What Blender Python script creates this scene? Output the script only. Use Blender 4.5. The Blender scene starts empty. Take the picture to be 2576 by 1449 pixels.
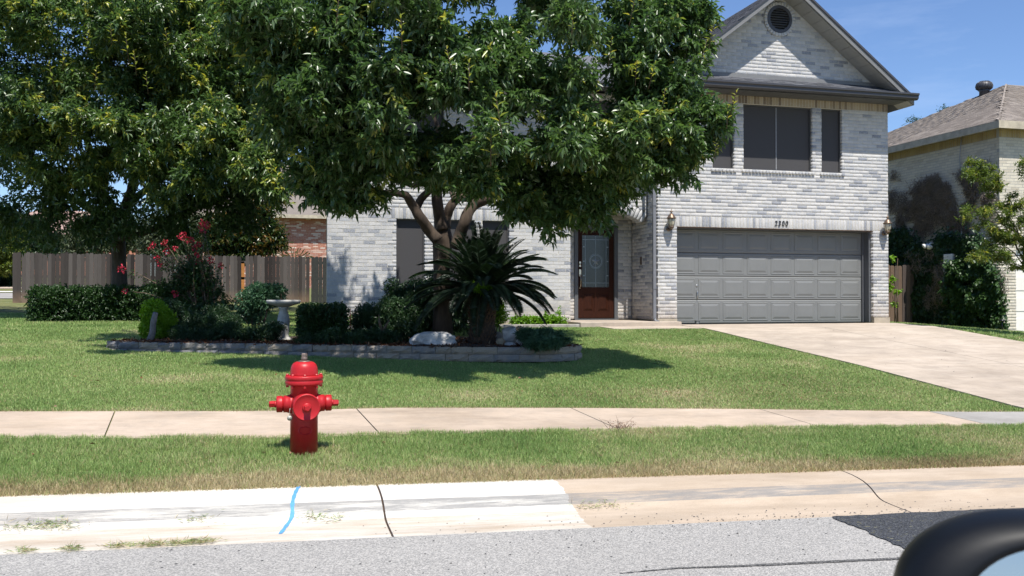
import bpy, math, random
import numpy as np
from mathutils import Vector, Matrix, Euler

R = math.radians
random.seed(7)
rng = np.random.default_rng(7)
scene = bpy.context.scene
COL = scene.collection

# ------------------------------------------------------------------ camera, sky, sun, exposure
CAM_Z = 0.58            # garage floor is z = 0; the street lies about 0.9 m below it
YAW, PITCH, FPX = R(15.0), R(0.635), 2300.0
cd = bpy.data.cameras.new("camera")
cam = bpy.data.objects.new("camera", cd)
COL.objects.link(cam)
cam.location = (0, 0, CAM_Z)
cam.rotation_euler = (R(90) + PITCH, 0, -YAW)
cd.sensor_width = 36.0
cd.lens = 36.0 * FPX / 2576.0
cd.clip_start = 0.05
cd.clip_end = 2000
cd.dof.use_dof = True
cd.dof.focus_distance = 13.0
cd.dof.aperture_fstop = 12.0
scene.camera = cam

SUN_DIR = Vector((0.08, -1.0, 2.02)).normalized()
sun_el = math.asin(SUN_DIR.z)
sun_az = math.atan2(SUN_DIR.x, SUN_DIR.y)
world = bpy.data.worlds.new("World")
scene.world = world
world.use_nodes = True
wn, wl = world.node_tree.nodes, world.node_tree.links
wn.clear()
w_out = wn.new("ShaderNodeOutputWorld")
w_bg = wn.new("ShaderNodeBackground")
w_sky = wn.new("ShaderNodeTexSky")
w_sky.sky_type = 'NISHITA'
w_sky.sun_disc = False
w_sky.sun_elevation = sun_el
w_sky.sun_rotation = sun_az
w_sky.altitude = 200
w_sky.air_density = 1.0
w_sky.dust_density = 0.1
w_sky.ozone_density = 2.0
w_bg.inputs["Strength"].default_value = 0.085
# thin high cloud streaks
w_tc = wn.new("ShaderNodeTexCoord")
w_map = wn.new("ShaderNodeMapping")
w_map.inputs["Scale"].default_value = (1.2, 1.2, 6.0)
w_map.inputs["Rotation"].default_value = (0.15, 0.2, 0.3)
w_noise = wn.new("ShaderNodeTexNoise")
w_noise.inputs["Scale"].default_value = 3.0
w_noise.inputs["Detail"].default_value = 7.0
w_noise.inputs["Roughness"].default_value = 0.6
w_ramp = wn.new("ShaderNodeValToRGB")
w_ramp.color_ramp.elements[0].position = 0.54
w_ramp.color_ramp.elements[1].position = 0.85
w_ramp.color_ramp.elements[0].color = (0, 0, 0, 1)
w_ramp.color_ramp.elements[1].color = (0.35, 0.35, 0.35, 1)
w_mix = wn.new("ShaderNodeMix")
w_mix.data_type = 'RGBA'
w_mix.inputs[7].default_value = (6.2, 6.6, 7.4, 1)
wl.new(w_tc.outputs["Generated"], w_map.inputs[0])
wl.new(w_map.outputs[0], w_noise.inputs["Vector"])
wl.new(w_noise.outputs["Fac"], w_ramp.inputs[0])
wl.new(w_ramp.outputs[0], w_mix.inputs[0])
wl.new(w_sky.outputs[0], w_mix.inputs[6])
w_tint = wn.new("ShaderNodeMix")
w_tint.data_type = 'RGBA'
w_tint.blend_type = 'MULTIPLY'
w_tint.inputs[0].default_value = 1.0
w_tint.inputs[7].default_value = (0.86, 0.98, 1.20, 1)
wl.new(w_mix.outputs[2], w_tint.inputs[6])
wl.new(w_tint.outputs[2], w_bg.inputs[0])
wl.new(w_bg.outputs[0], w_out.inputs[0])

sd = bpy.data.lights.new("sun", 'SUN')
sd.energy = 4.9
sd.angle = R(0.53)
sd.color = (1.0, 0.955, 0.88)
sun = bpy.data.objects.new("sun", sd)
COL.objects.link(sun)
sun.rotation_euler = SUN_DIR.to_track_quat('Z', 'Y').to_euler()

vs = scene.view_settings
vs.view_transform = 'Standard'
vs.look = 'None'
vs.exposure = 0.62
vs.gamma = 1.0
vs.use_curve_mapping = False
scene.cycles.use_denoising = True
scene.cycles.max_bounces = 8
scene.cycles.transparent_max_bounces = 8
scene.cycles.use_adaptive_sampling = True
scene.cycles.adaptive_threshold = 0.02

# measured points of the photograph (2576 px wide) turned into places in the world
_f = Vector((math.sin(YAW) * math.cos(PITCH), math.cos(YAW) * math.cos(PITCH), math.sin(PITCH)))
_r = Vector((math.cos(YAW), -math.sin(YAW), 0))
_u = _r.cross(_f)
def ray(px, py):
    return _f + _r * ((px - 1288) / FPX) + _u * (-(py - 724.5) / FPX)
C0 = Vector((0, 0, CAM_Z))
def atY(px, py, Y):
    d = ray(px, py); return C0 + d * (Y / d.y)
def atX(px, py, X):
    d = ray(px, py); return C0 + d * (X / d.x)
def atZ(px, py, z):
    d = ray(px, py); return C0 + d * ((z - CAM_Z) / d.z)
def atD(px, py, dep):
    return C0 + ray(px, py) * dep

# ------------------------------------------------------------------ object helpers
def link(name, data, parent=None):
    o = bpy.data.objects.new(name, data)
    COL.objects.link(o)
    if parent is not None:
        o.parent = parent
        if parent.parent is None:
            o.matrix_parent_inverse = Matrix.Translation(-parent.location)
    return o

def tag(o, label=None, cat=None, group=None, kind=None):
    if label: o["label"] = label
    if cat: o["category"] = cat
    if group: o["group"] = group
    if kind: o["kind"] = kind
    return o

def thing(name, loc, label, cat, group=None):
    e = bpy.data.objects.new(name, None)
    COL.objects.link(e)
    e.empty_display_size = 0.2
    e.location = loc
    return tag(e, label, cat, group)

class MB:
    """collects simple shapes in world coordinates and links them as one mesh object"""
    def __init__(s):
        s.v, s.f, s.m, s.sm = [], [], [], []
    def add(s, vs_, fs_, mi=0, smooth=False):
        b = len(s.v)
        s.v += [tuple(v) for v in vs_]
        for f in fs_:
            s.f.append(tuple(b + i for i in f)); s.m.append(mi); s.sm.append(smooth)
        return s
    def box(s, x0, x1, y0, y1, z0, z1, mi=0, M=None):
        vs_ = [Vector((x, y, z)) for x in (x0, x1) for y in (y0, y1) for z in (z0, z1)]
        if M is not None: vs_ = [M @ v for v in vs_]
        return s.add(vs_, [(0, 1, 3, 2), (4, 6, 7, 5), (0, 4, 5, 1), (2, 3, 7, 6), (0, 2, 6, 4), (1, 5, 7, 3)], mi)
    def prism(s, pts, d, mi=0):
        """closed polygon (3d points) pushed along vector d"""
        n = len(pts); d = Vector(d)
        vs_ = [Vector(p) for p in pts] + [Vector(p) + d for p in pts]
        return s.add(vs_, [tuple(range(n))[::-1], tuple(range(n, 2 * n))] + [(i, (i + 1) % n, n + (i + 1) % n, n + i) for i in range(n)], mi)
    def lathe(s, prof, c=(0, 0, 0), seg=24, M=None, mi=0, smooth=True, jit=0):
        """prof: list of (radius, height) turned about z"""
        vs_, fs_ = [], []
        for (r, h) in prof:
            for k in range(seg):
                a = 2 * math.pi * k / seg
                rr = r * (1 + (random.uniform(-jit, jit) if jit else 0))
                v = Vector((rr * math.cos(a), rr * math.sin(a), h))
                if M is not None: v = M @ v
                vs_.append(v + Vector(c))
        for i in range(len(prof) - 1):
            for k in range(seg):
                fs_.append((i * seg + k, i * seg + (k + 1) % seg, (i + 1) * seg + (k + 1) % seg, (i + 1) * seg + k))
        fs_.append(tuple(range(seg))[::-1]); b = (len(prof) - 1) * seg
        fs_.append(tuple(range(b, b + seg)))
        return s.add(vs_, fs_, mi, smooth)
    def tube(s, pts, rad, seg=8, mi=0, smooth=True, jit=0.0):
        pts = [Vector(p) for p in pts]; n = len(pts)
        rad = rad if hasattr(rad, '__len__') else [rad] * n
        vs_, fs_ = [], []
        ref = Vector((0.31, 0.95, 0.05)).normalized()
        for i, p in enumerate(pts):
            t = (pts[min(i + 1, n - 1)] - pts[max(i - 1, 0)]).normalized()
            a = t.cross(ref)
            if a.length < 1e-3: a = t.cross(Vector((1, 0, 0)))
            a.normalize(); b = t.cross(a)
            for k in range(seg):
                w = 2 * math.pi * k / seg
                rr = rad[i] * (1 + (random.uniform(-jit, jit) if jit else 0))
                vs_.append(p + (a * math.cos(w) + b * math.sin(w)) * rr)
        for i in range(n - 1):
            for k in range(seg):
                fs_.append((i * seg + k, i * seg + (k + 1) % seg, (i + 1) * seg + (k + 1) % seg, (i + 1) * seg + k))
        fs_.append(tuple(range(seg))[::-1]); fs_.append(tuple(range((n - 1) * seg, n * seg)))
        return s.add(vs_, fs_, mi, smooth)
    def mesh(s, name, mats, origin=None):
        me = bpy.data.meshes.new(name)
        o = Vector(origin) if origin is not None else Vector((0, 0, 0))
        me.from_pydata([tuple(Vector(v) - o) for v in s.v], [], s.f)
        for m in (mats if isinstance(mats, (list, tuple)) else [mats]): me.materials.append(m)
        me.polygons.foreach_set("material_index", s.m)
        me.polygons.foreach_set("use_smooth", s.sm)
        me.update()
        return me
    def build(s, name, mats, parent=None, origin=None):
        o = link(name, s.mesh(name, mats, origin), parent)
        if origin is not None: o.location = origin
        return o

def bevel(o, w=0.006, seg=2, ang=35):
    m = o.modifiers.new("bevel", 'BEVEL'); m.width = w; m.segments = seg
    m.limit_method = 'ANGLE'; m.angle_limit = R(ang)
    return o

def np_mesh(name, V, F, mat, tone=None, smooth=False, extra=None):
    """V (n,3), F (m,k) arrays; tone (m,) per face"""
    me = bpy.data.meshes.new(name)
    V = np.ascontiguousarray(V, dtype=np.float32); F = np.ascontiguousarray(F, dtype=np.int32)
    m, k = F.shape
    me.vertices.add(len(V)); me.vertices.foreach_set("co", V.ravel())
    me.loops.add(m * k); me.loops.foreach_set("vertex_index", F.ravel())
    me.polygons.add(m); me.polygons.foreach_set("loop_start", np.arange(0, m * k, k, dtype=np.int32))
    me.update(calc_edges=True)
    if tone is not None:
        at = me.attributes.new("tone", 'FLOAT', 'FACE'); at.data.foreach_set("value", np.ascontiguousarray(tone, dtype=np.float32))
    if extra is not None:
        at = me.attributes.new("dry", 'FLOAT', 'FACE'); at.data.foreach_set("value", np.ascontiguousarray(extra, dtype=np.float32))
    if smooth: me.polygons.foreach_set("use_smooth", np.ones(m, dtype=bool))
    for mm in (mat if isinstance(mat, (list, tuple)) else [mat]): me.materials.append(mm)
    return me

def vnoise(x, y, seed=0):
    """value noise on arrays"""
    g = np.random.default_rng(seed).random((256, 256))
    xi = np.floor(x).astype(int); yi = np.floor(y).astype(int)
    fx = x - xi; fy = y - yi
    fx = fx * fx * (3 - 2 * fx); fy = fy * fy * (3 - 2 * fy)
    a = g[xi % 256, yi % 256]; b = g[(xi + 1) % 256, yi % 256]; c = g[xi % 256, (yi + 1) % 256]; d = g[(xi + 1) % 256, (yi + 1) % 256]
    return (a * (1 - fx) + b * fx) * (1 - fy) + (c * (1 - fx) + d * fx) * fy
def fnoise(x, y, seed=0):
    return (vnoise(x, y, seed) + .5 * vnoise(x * 2.1, y * 2.1, seed + 1) + .25 * vnoise(x * 4.3, y * 4.3, seed + 2)) / 1.75

def noise3(P, s, seed=0):
    return (vnoise(P[:, 0] * s + 7.1, P[:, 1] * s + P[:, 2] * s * .83 + 3, seed) + vnoise(P[:, 2] * s + 31, P[:, 0] * s * .7 - P[:, 1] * s + 90, seed + 5)) / 2

# ------------------------------------------------------------------ materials
def lin(c):
    return tuple(((x / 12.92) if x <= 0.04045 else ((x + 0.055) / 1.055) ** 2.4) for x in c)

class NT:
    def __init__(s, name):
        s.m = bpy.data.materials.new(name); s.m.use_nodes = True
        s.n, s.l = s.m.node_tree.nodes, s.m.node_tree.links
        s.b = s.n["Principled BSDF"]
    def new(s, t, **kw):
        nd = s.n.new(t)
        for k, v in kw.items(): setattr(nd, k, v)
        return nd
    def co(s, kind="Object"):
        return s.new("ShaderNodeTexCoord").outputs[kind]
    def noise(s, scale, detail=4, rough=.55, vec=None, stretch=None):
        v = vec or s.co()
        if stretch:
            mp = s.new("ShaderNodeMapping"); mp.inputs["Scale"].default_value = stretch
            s.l.new(v, mp.inputs[0]); v = mp.outputs[0]
        nn = s.new("ShaderNodeTexNoise"); nn.inputs["Scale"].default_value = scale
        nn.inputs["Detail"].default_value = detail; nn.inputs["Roughness"].default_value = rough
        s.l.new(v, nn.inputs["Vector"]); return nn.outputs["Fac"]
    def ramp(s, fac, stops):
        r = s.new("ShaderNodeValToRGB"); el = r.color_ramp.elements
        while len(el) < len(stops): el.new(0.5)
        for e, (p, c) in zip(el, stops):
            e.position = p; e.color = (c[0], c[1], c[2], 1) if hasattr(c, '__len__') else (c, c, c, 1)
        s.l.new(fac, r.inputs[0]); return r.outputs[0]
    def mix(s, fac, a, b, mode='MIX'):
        m = s.new("ShaderNodeMix"); m.data_type = 'RGBA'; m.blend_type = mode
        for i, v in ((0, fac), (6, a), (7, b)):
            if isinstance(v, (int, float)): m.inputs[i].default_value = v
            elif isinstance(v, tuple): m.inputs[i].default_value = (v[0], v[1], v[2], 1)
            else: s.l.new(v, m.inputs[i])
        return m.outputs[2]
    def math(s, op, a, b=None, clamp=False):
        m = s.new("ShaderNodeMath", operation=op); m.use_clamp = clamp
        for i, v in enumerate((a, b)):
            if v is None: continue
            if isinstance(v, (int, float)): m.inputs[i].default_value = v
            else: s.l.new(v, m.inputs[i])
        return m.outputs[0]
    def color(s, c):
        if isinstance(c, tuple): s.b.inputs["Base Color"].default_value = (c[0], c[1], c[2], 1)
        else: s.l.new(c, s.b.inputs["Base Color"])
    def bump(s, h, strength=.3, dist=.01):
        b = s.new("ShaderNodeBump"); b.inputs["Strength"].default_value = strength; b.inputs["Distance"].default_value = dist
        s.l.new(h, b.inputs["Height"]); s.l.new(b.outputs[0], s.b.inputs["Normal"])
    def rough(s, r, spec=None, metal=None):
        s.b.inputs["Roughness"].default_value = r
        if spec is not None: s.b.inputs["Specular IOR Level"].default_value = spec
        if metal is not None: s.b.inputs["Metallic"].default_value = metal
    def tone(s):
        a = s.new("ShaderNodeAttribute", attribute_type='GEOMETRY', attribute_name="tone")
        o = s.new("ShaderNodeAttribute", attribute_type='OBJECT', attribute_name="tone")
        return s.math('ADD', a.outputs["Fac"], o.outputs["Fac"])
    def sep(s, vec):
        x = s.new("ShaderNodeSeparateXYZ"); s.l.new(vec, x.inputs[0]); return x.outputs
    def pos(s):
        return s.new("ShaderNodeNewGeometry").outputs["Position"]

def simple(name, c, rough=.6, nvar=.12, nscale=20, bump=0, metal=0, spec=.5, stretch=None):
    t = NT(name)
    n = t.noise(nscale, 5, .6, stretch=stretch, vec=t.pos())
    lo = tuple(x * (1 - nvar) for x in c); hi = tuple(min(1, x * (1 + nvar)) for x in c)
    t.color(t.ramp(n, [(.3, lo), (.7, hi)]))
    t.rough(rough, spec, metal)
    if bump: t.bump(n, bump, .01)
    return t.m

def brick_mat(name, stops, dirt=None, mot=.5):
    t = NT(name)
    P = t.pos()
    base = t.ramp(t.tone(), stops)
    n1 = t.noise(38, 6, .7, vec=P); n2 = t.noise(9, 4, .6, vec=P); n3 = t.noise(120, 3, .6, vec=P)
    c = t.mix(t.math('MULTIPLY', t.ramp(n1, [(.42, 0.), (.62, 1.)]), .38 * mot), base, (.62, .62, .62))
    c = t.mix(t.math('MULTIPLY', t.ramp(n2, [(.45, 0.), (.75, 1.)]), .45 * mot), c, (.25, .27, .31))
    if dirt:
        z = t.sep(P)[2]
        f = t.math('MULTIPLY', t.math('SUBTRACT', 1.0, t.math('DIVIDE', z, dirt[0]), True), t.ramp(n2, [(.2, .4), (.7, 1.)]), True)
        c = t.mix(t.math('MULTIPLY', f, .75), c, dirt[1], 'MULTIPLY')
    t.color(c); t.rough(.85, .3)
    t.bump(t.math('ADD', n1, t.math('MULTIPLY', n3, .5)), .55, .012)
    return t.m

M = {}
M['brick'] = brick_mat('painted_brick', [(0, (.53, .515, .495)), (.45, (.45, .44, .43)), (.66, (.40, .405, .415)), (.8, (.29, .30, .325)), (1, (.19, .20, .23))], dirt=(.75, (.8, .63, .46)), mot=.85)
M['mortar'] = simple('mortar', (.48, .455, .395), .95, .15, 60, .3)
M['brick_cream'] = brick_mat('cream_brick', [(0, (.60, .55, .44)), (.5, (.53, .485, .395)), (1, (.45, .40, .31))], mot=.22)
M['brick_bounce_tan'] = brick_mat('bounce_tinted_brick', [(0, (.42, .33, .16)), (1, (.30, .22, .10))], mot=.2)  # bounce light below the neighbour's eave, painted into the brick as tan
M['brick_eave_bounce'] = brick_mat('eave_brick_bounce_tint', [(0, (.40, .33, .235)), (.5, (.34, .275, .19)), (1, (.13, .09, .06))], mot=.3)  # browner than the wall: warm bounce under the soffit put into the colour
M['mortar_grey'] = simple('mortar_grey', (.36, .35, .33), .95, .15, 60, .3)
M['brick_red'] = brick_mat('red_brick', [(0, (.42, .16, .09)), (.6, (.34, .11, .065)), (.8, (.56, .38, .30)), (1, (.62, .5, .42))], mot=.3)
M['mortar_red'] = simple('mortar_red', (.45, .36, .29), .95, .15, 60, .3)
M['concrete'] = simple('foundation_concrete', (.36, .31, .24), .9, .16, 6, .3)
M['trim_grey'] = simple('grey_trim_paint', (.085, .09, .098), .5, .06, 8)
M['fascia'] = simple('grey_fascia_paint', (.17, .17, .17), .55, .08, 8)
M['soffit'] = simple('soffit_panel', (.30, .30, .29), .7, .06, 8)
M['gutter'] = simple('dark_gutter', (.048, .048, .055), .45, .08, 8)
M['door_grey'] = simple('garage_door_paint', (.165, .17, .168), .5, .05, 3)
M['screen'] = simple('solar_screen', (.045, .043, .045), .75, .12, 60)
M['screen_frame'] = simple('screen_frame', (.05, .05, .052), .5)
M['mullion'] = simple('pale_mullion', (.24, .24, .25), .5)
M['dark'] = simple('dark_recess', (.015, .015, .015), .8)
M['downspout'] = simple('downspout_paint', (.16, .165, .18), .45, .08, 6)
M['bronze'] = simple('bronze_metal', (.16, .115, .085), .42, .2, 30, metal=.7)
M['brass'] = simple('satin_nickel', (.62, .55, .45), .3, .1, 30, metal=1)
M['steel'] = simple('steel', (.5, .5, .5), .35, .15, 40, metal=1)
M['black'] = simple('black_plastic', (.012, .012, .013), .35, .2, 30)
M['mulch'] = simple('mulch', (.045, .028, .018), .95, .6, 22, .8)
M['bark'] = simple('tree_bark', (.058, .041, .029), .95, .45, 14, .9, stretch=(1, 1, .22))
M['bark_grey'] = simple('grey_bark', (.085, .068, .05), .95, .4, 14, .9, stretch=(1, 1, .25))
M['stem'] = simple('woody_stem', (.10, .07, .045), .9, .3, 30)
M['rock_white'] = simple('white_limestone', (.46, .45, .43), .9, .35, 9, 1.0)
M['rock_grey'] = simple('grey_rock', (.30, .28, .25), .9, .3, 8, .8)
M['rock_tan'] = simple('tan_rock', (.34, .27, .18), .9, .3, 8, .8)
M['birdbath'] = simple('cast_stone', (.42, .41, .38), .9, .22, 12, .5)
M['white_paint'] = simple('white_paint', (.72, .71, .68), .5, .05, 5)
M['garage_white'] = simple('white_door_paint', (.74, .71, .65), .5, .04, 4)
M['beige_trim'] = simple('beige_fascia', (.42, .37, .28), .7, .22, 5)
M['grey_pipe'] = simple('grey_conduit', (.33, .34, .36), .5, .1, 20)
M['blue_paint'] = simple('blue_marking_paint', (.085, .27, .56), .7, .15, 40)
M['orange_wood'] = simple('new_orange_wood', (.36, .15, .035), .8, .2, 10)
M['dark_fence'] = simple('dark_fence', (.022, .024, .022), .8, .3, 10)
M['petal'] = simple('crimson_petal', (.42, .012, .04), .6, .25, 40)
M['tag'] = simple('grey_tag', (.38, .38, .34), .5, .15, 30, metal=.4)
M['red_stake'] = simple('red_stake', (.45, .04, .02), .5)

def hydrant_mat():
    t = NT('red_hydrant_paint')
    P = t.pos()
    n = t.noise(9, 5, .6, vec=P)
    c = t.ramp(n, [(.3, (.34, .010, .013)), (.7, (.42, .013, .018))])
    n2 = t.noise(55, 4, .7, vec=P)
    c = t.mix(t.math('MULTIPLY', t.ramp(n2, [(.66, 0.), (.74, 1.)]), .35), c, (.42, .08, .06))
    z_ = t.sep(P)[2]; dz = t.math('MULTIPLY', t.math('SUBTRACT', 1.0, t.math('DIVIDE', t.math('ADD', z_, .67), .14), True), t.ramp(t.noise(25, 5, .7, vec=P), [(.35, 0.), (.65, 1.)]), True)
    c = t.mix(t.math('MULTIPLY', dz, .6), c, (.16, .10, .07))
    t.color(c); t.rough(.42, .35); t.bump(t.noise(60, 3, .5, vec=P), .12, .006)
    return t.m
M['hydrant'] = hydrant_mat()

def wood_door():
    t = NT('mahogany_door'); P = t.pos()
    n = t.noise(10, 6, .6, vec=P, stretch=(9, 9, .8))
    t.color(t.ramp(n, [(.25, (.016, .0045, .002)), (.55, (.034, .0095, .004)), (.8, (.06, .018, .008))])); t.rough(.6, .15)
    return t.m
M['wood_door'] = wood_door()
def door_glass():
    t = NT('frosted_door_glass'); P = t.pos()
    n = t.noise(30, 3, .5, vec=P)
    t.color(t.ramp(n, [(.3, (.022, .035, .04)), (.7, (.04, .055, .06))])); t.rough(.22, .6); t.bump(n, .2, .004)
    return t.m
M['door_glass'] = door_glass()
M['caming'] = simple('lead_caming', (.20, .23, .25), .35, .1, 30, metal=.6)

def fence_mat(name, a, b, c, stain):
    t = NT(name); P = t.pos(); tn = t.tone()
    base = t.ramp(tn, [(0, a), (.5, b), (1, c)])
    n = t.noise(22, 6, .65, vec=P, stretch=(3, 3, .22))
    col = t.mix(.6, base, t.ramp(n, [(.25, .45), (.75, 1.)]), 'MULTIPLY')
    z = t.sep(P)[2]
    f = t.math('MULTIPLY', t.math('SUBTRACT', stain + .45, z, True), t.math('MULTIPLY', t.noise(3, 3, .5, vec=P), 1.6), True)
    col = t.mix(f, col, (.34, .22, .14))
    t.color(col); t.rough(.9, .2); t.bump(n, .5, .01)
    return t.m
M['fence'] = fence_mat('weathered_cedar', (.115, .103, .097), (.072, .063, .059), (.032, .027, .026), .45)
M['fence2'] = fence_mat('brown_cedar', (.30, .20, .13), (.20, .135, .09), (.10, .08, .07), -.6)

def shingle_mat(name, stops, s=1):
    t = NT(name); P = t.pos()
    base = t.ramp(t.tone(), stops)
    n = t.noise(160, 3, .7, vec=P); n2 = t.noise(2.5, 4, .6, vec=P)
    c = t.mix(.5, base, t.ramp(n, [(.3, .55), (.7, 1.25)]), 'MULTIPLY')
    c = t.mix(.35, c, t.ramp(n2, [(.3, .7), (.7, 1.1)]), 'MULTIPLY')
    t.color(c); t.rough(.9, .3); t.bump(n, .5, .004)
    return t.m
M['shingle'] = shingle_mat('charcoal_shingle', [(0, (.115, .12, .135)), (.5, (.085, .088, .10)), (1, (.05, .052, .06))])
M['shingle_tan'] = shingle_mat('tan_shingle', [(0, (.27, .235, .205)), (.5, (.215, .185, .16)), (1, (.17, .145, .125))])
M['shingle_brown'] = shingle_mat('brown_shingle', [(0, (.19, .165, .145)), (1, (.14, .12, .105))])

def leaf_mat(name, stops, rough=.38, trans=.28, spec=.5):
    t = NT(name)
    c = t.ramp(t.tone(), stops)
    t.color(c); t.rough(rough, spec)
    tr = t.new("ShaderNodeBsdfTranslucent"); ms = t.new("ShaderNodeMixShader")
    hs = t.new("ShaderNodeHueSaturation"); hs.inputs["Value"].default_value = 1.6; hs.inputs["Saturation"].default_value = 1.15
    t.l.new(c, hs.inputs["Color"]); t.l.new(hs.outputs[0], tr.inputs["Color"])
    ms.inputs[0].default_value = trans
    t.l.new(t.b.outputs[0], ms.inputs[1]); t.l.new(tr.outputs[0], ms.inputs[2])
    t.l.new(ms.outputs[0], t.n["Material Output"].inputs[0])
    return t.m
M['leaf_main'] = leaf_mat('oak_leaf', [(0, (.042, .085, .030)), (.45, (.075, .132, .042)), (.75, (.135, .20, .055)), (.88, (.27, .32, .07)), (1, (.44, .41, .09))], trans=.34, rough=.36, spec=.7)
M['leaf_dark'] = leaf_mat('dark_leaf', [(0, (.020, .044, .018)), (.5, (.034, .070, .027)), (1, (.07, .12, .045))])
M['leaf_hedge'] = leaf_mat('hedge_leaf', [(0, (.018, .045, .012)), (.5, (.030, .070, .018)), (1, (.055, .11, .03))], rough=.45)
M['leaf_lime'] = leaf_mat('lime_leaf', [(0, (.09, .20, .015)), (.5, (.17, .32, .02)), (1, (.28, .42, .04))], rough=.45, trans=.35)
M['leaf_yellow'] = leaf_mat('yellow_green_leaf', [(0, (.04, .07, .020)), (.4, (.09, .135, .028)), (.8, (.19, .23, .045)), (1, (.32, .30, .07))], rough=.5, trans=.4)
M['leaf_blue'] = leaf_mat('blue_green_leaf', [(0, (.03, .075, .035)), (.5, (.06, .13, .065)), (1, (.13, .22, .12))], rough=.45)
M['leaf_sago'] = leaf_mat('sago_leaf', [(0, (.010, .022, .010)), (.6, (.024, .048, .020)), (1, (.08, .14, .03))], rough=.4, trans=.12)
M['leaf_grey'] = leaf_mat('grey_green_leaf', [(0, (.05, .07, .035)), (1, (.11, .14, .07))], rough=.6)
M['leaf_magnolia'] = leaf_mat('magnolia_leaf', [(0, (.018, .04, .012)), (.6, (.04, .07, .02)), (.8, (.20, .11, .03)), (1, (.30, .16, .05))], rough=.25)
M['leaf_dead'] = leaf_mat('dead_ivy', [(0, (.15, .125, .11)), (.6, (.28, .24, .21)), (1, (.42, .37, .33))], rough=.9, trans=.1, spec=.2)
M['leaf_ivy'] = leaf_mat('ivy_leaf', [(0, (.025, .055, .02)), (.5, (.045, .09, .03)), (1, (.09, .15, .05))], rough=.4, trans=.2)
M['leaf_dryred'] = leaf_mat('dry_litter', [(0, (.07, .03, .015)), (.6, (.14, .055, .025)), (1, (.30, .22, .14))], rough=.9, trans=.1, spec=.2)

def grass_mat():
    t = NT('grass_blade'); 
    a = t.new("ShaderNodeAttribute", attribute_type='GEOMETRY', attribute_name="dry").outputs["Fac"]
    g = t.ramp(t.tone(), [(0, (.130, .225, .060)), (.5, (.235, .350, .100)), (.85, (.385, .455, .175)), (1, (.56, .54, .30))])
    d = t.ramp(t.tone(), [(0, (.22, .135, .075)), (.5, (.45, .33, .19)), (1, (.68, .56, .37))])
    c = t.mix(a, g, d)
    t.color(c); t.rough(.55, .35)
    tr = t.new("ShaderNodeBsdfTranslucent"); ms = t.new("ShaderNodeMixShader")
    t.l.new(c, tr.inputs["Color"]); ms.inputs[0].default_value = .3
    t.l.new(t.b.outputs[0], ms.inputs[1]); t.l.new(tr.outputs[0], ms.inputs[2])
    t.l.new(ms.outputs[0], t.n["Material Output"].inputs[0])
    return t.m
M['grass'] = grass_mat()
def soil_mat():
    t = NT('turf_soil'); P = t.pos()
    n = t.noise(1.3, 5, .6, vec=P); n2 = t.noise(35, 5, .7, vec=P)
    c = t.ramp(n, [(.3, (.13, .15, .055)), (.55, (.18, .185, .08)), (.75, (.24, .20, .11))])
    c = t.mix(.7, c, t.ramp(n2, [(.3, .5), (.7, 1.1)]), 'MULTIPLY')
    t.color(c); t.rough(.95, .1); t.bump(n2, .8, .03)
    return t.m
M['soil'] = soil_mat()

def concrete_slab(name, c1, c2, stain=(.22, .19, .16)):
    t = NT(name); P = t.pos()
    n = t.noise(.9, 6, .62, vec=P, stretch=(1, 1.8, 1)); n2 = t.noise(90, 4, .7, vec=P); n3 = t.noise(5, 6, .7, vec=P)
    c = t.ramp(n, [(.35, c1), (.62, c2)])
    c = t.mix(t.math('MULTIPLY', t.ramp(n3, [(.5, 0.), (.72, 1.)]), .45), c, stain)
    c = t.mix(.3, c, t.ramp(n2, [(.3, .7), (.7, 1.1)]), 'MULTIPLY')
    n4 = t.noise(.45, 8, .75, vec=P); n5 = t.noise(2.2, 8, .78, vec=P, stretch=(.5, 1.6, 1))
    c = t.mix(.55, c, t.ramp(n4, [(.38, .70), (.58, 1.06)]), 'MULTIPLY')
    c = t.mix(.45, c, t.ramp(n5, [(.36, .62), (.55, 1.05)]), 'MULTIPLY')
    t.color(c); t.rough(.88, .3); t.bump(n2, .25, .004)
    return t.m
M['walk'] = concrete_slab('sidewalk_concrete', (.40, .32, .245), (.47, .38, .30), (.32, .28, .235))
M['drive'] = concrete_slab('driveway_concrete', (.39, .325, .26), (.46, .39, .32), (.29, .25, .205))
M['drive_far'] = concrete_slab('grey_concrete', (.27, .255, .235), (.32, .305, .285), (.22, .21, .19))

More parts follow.
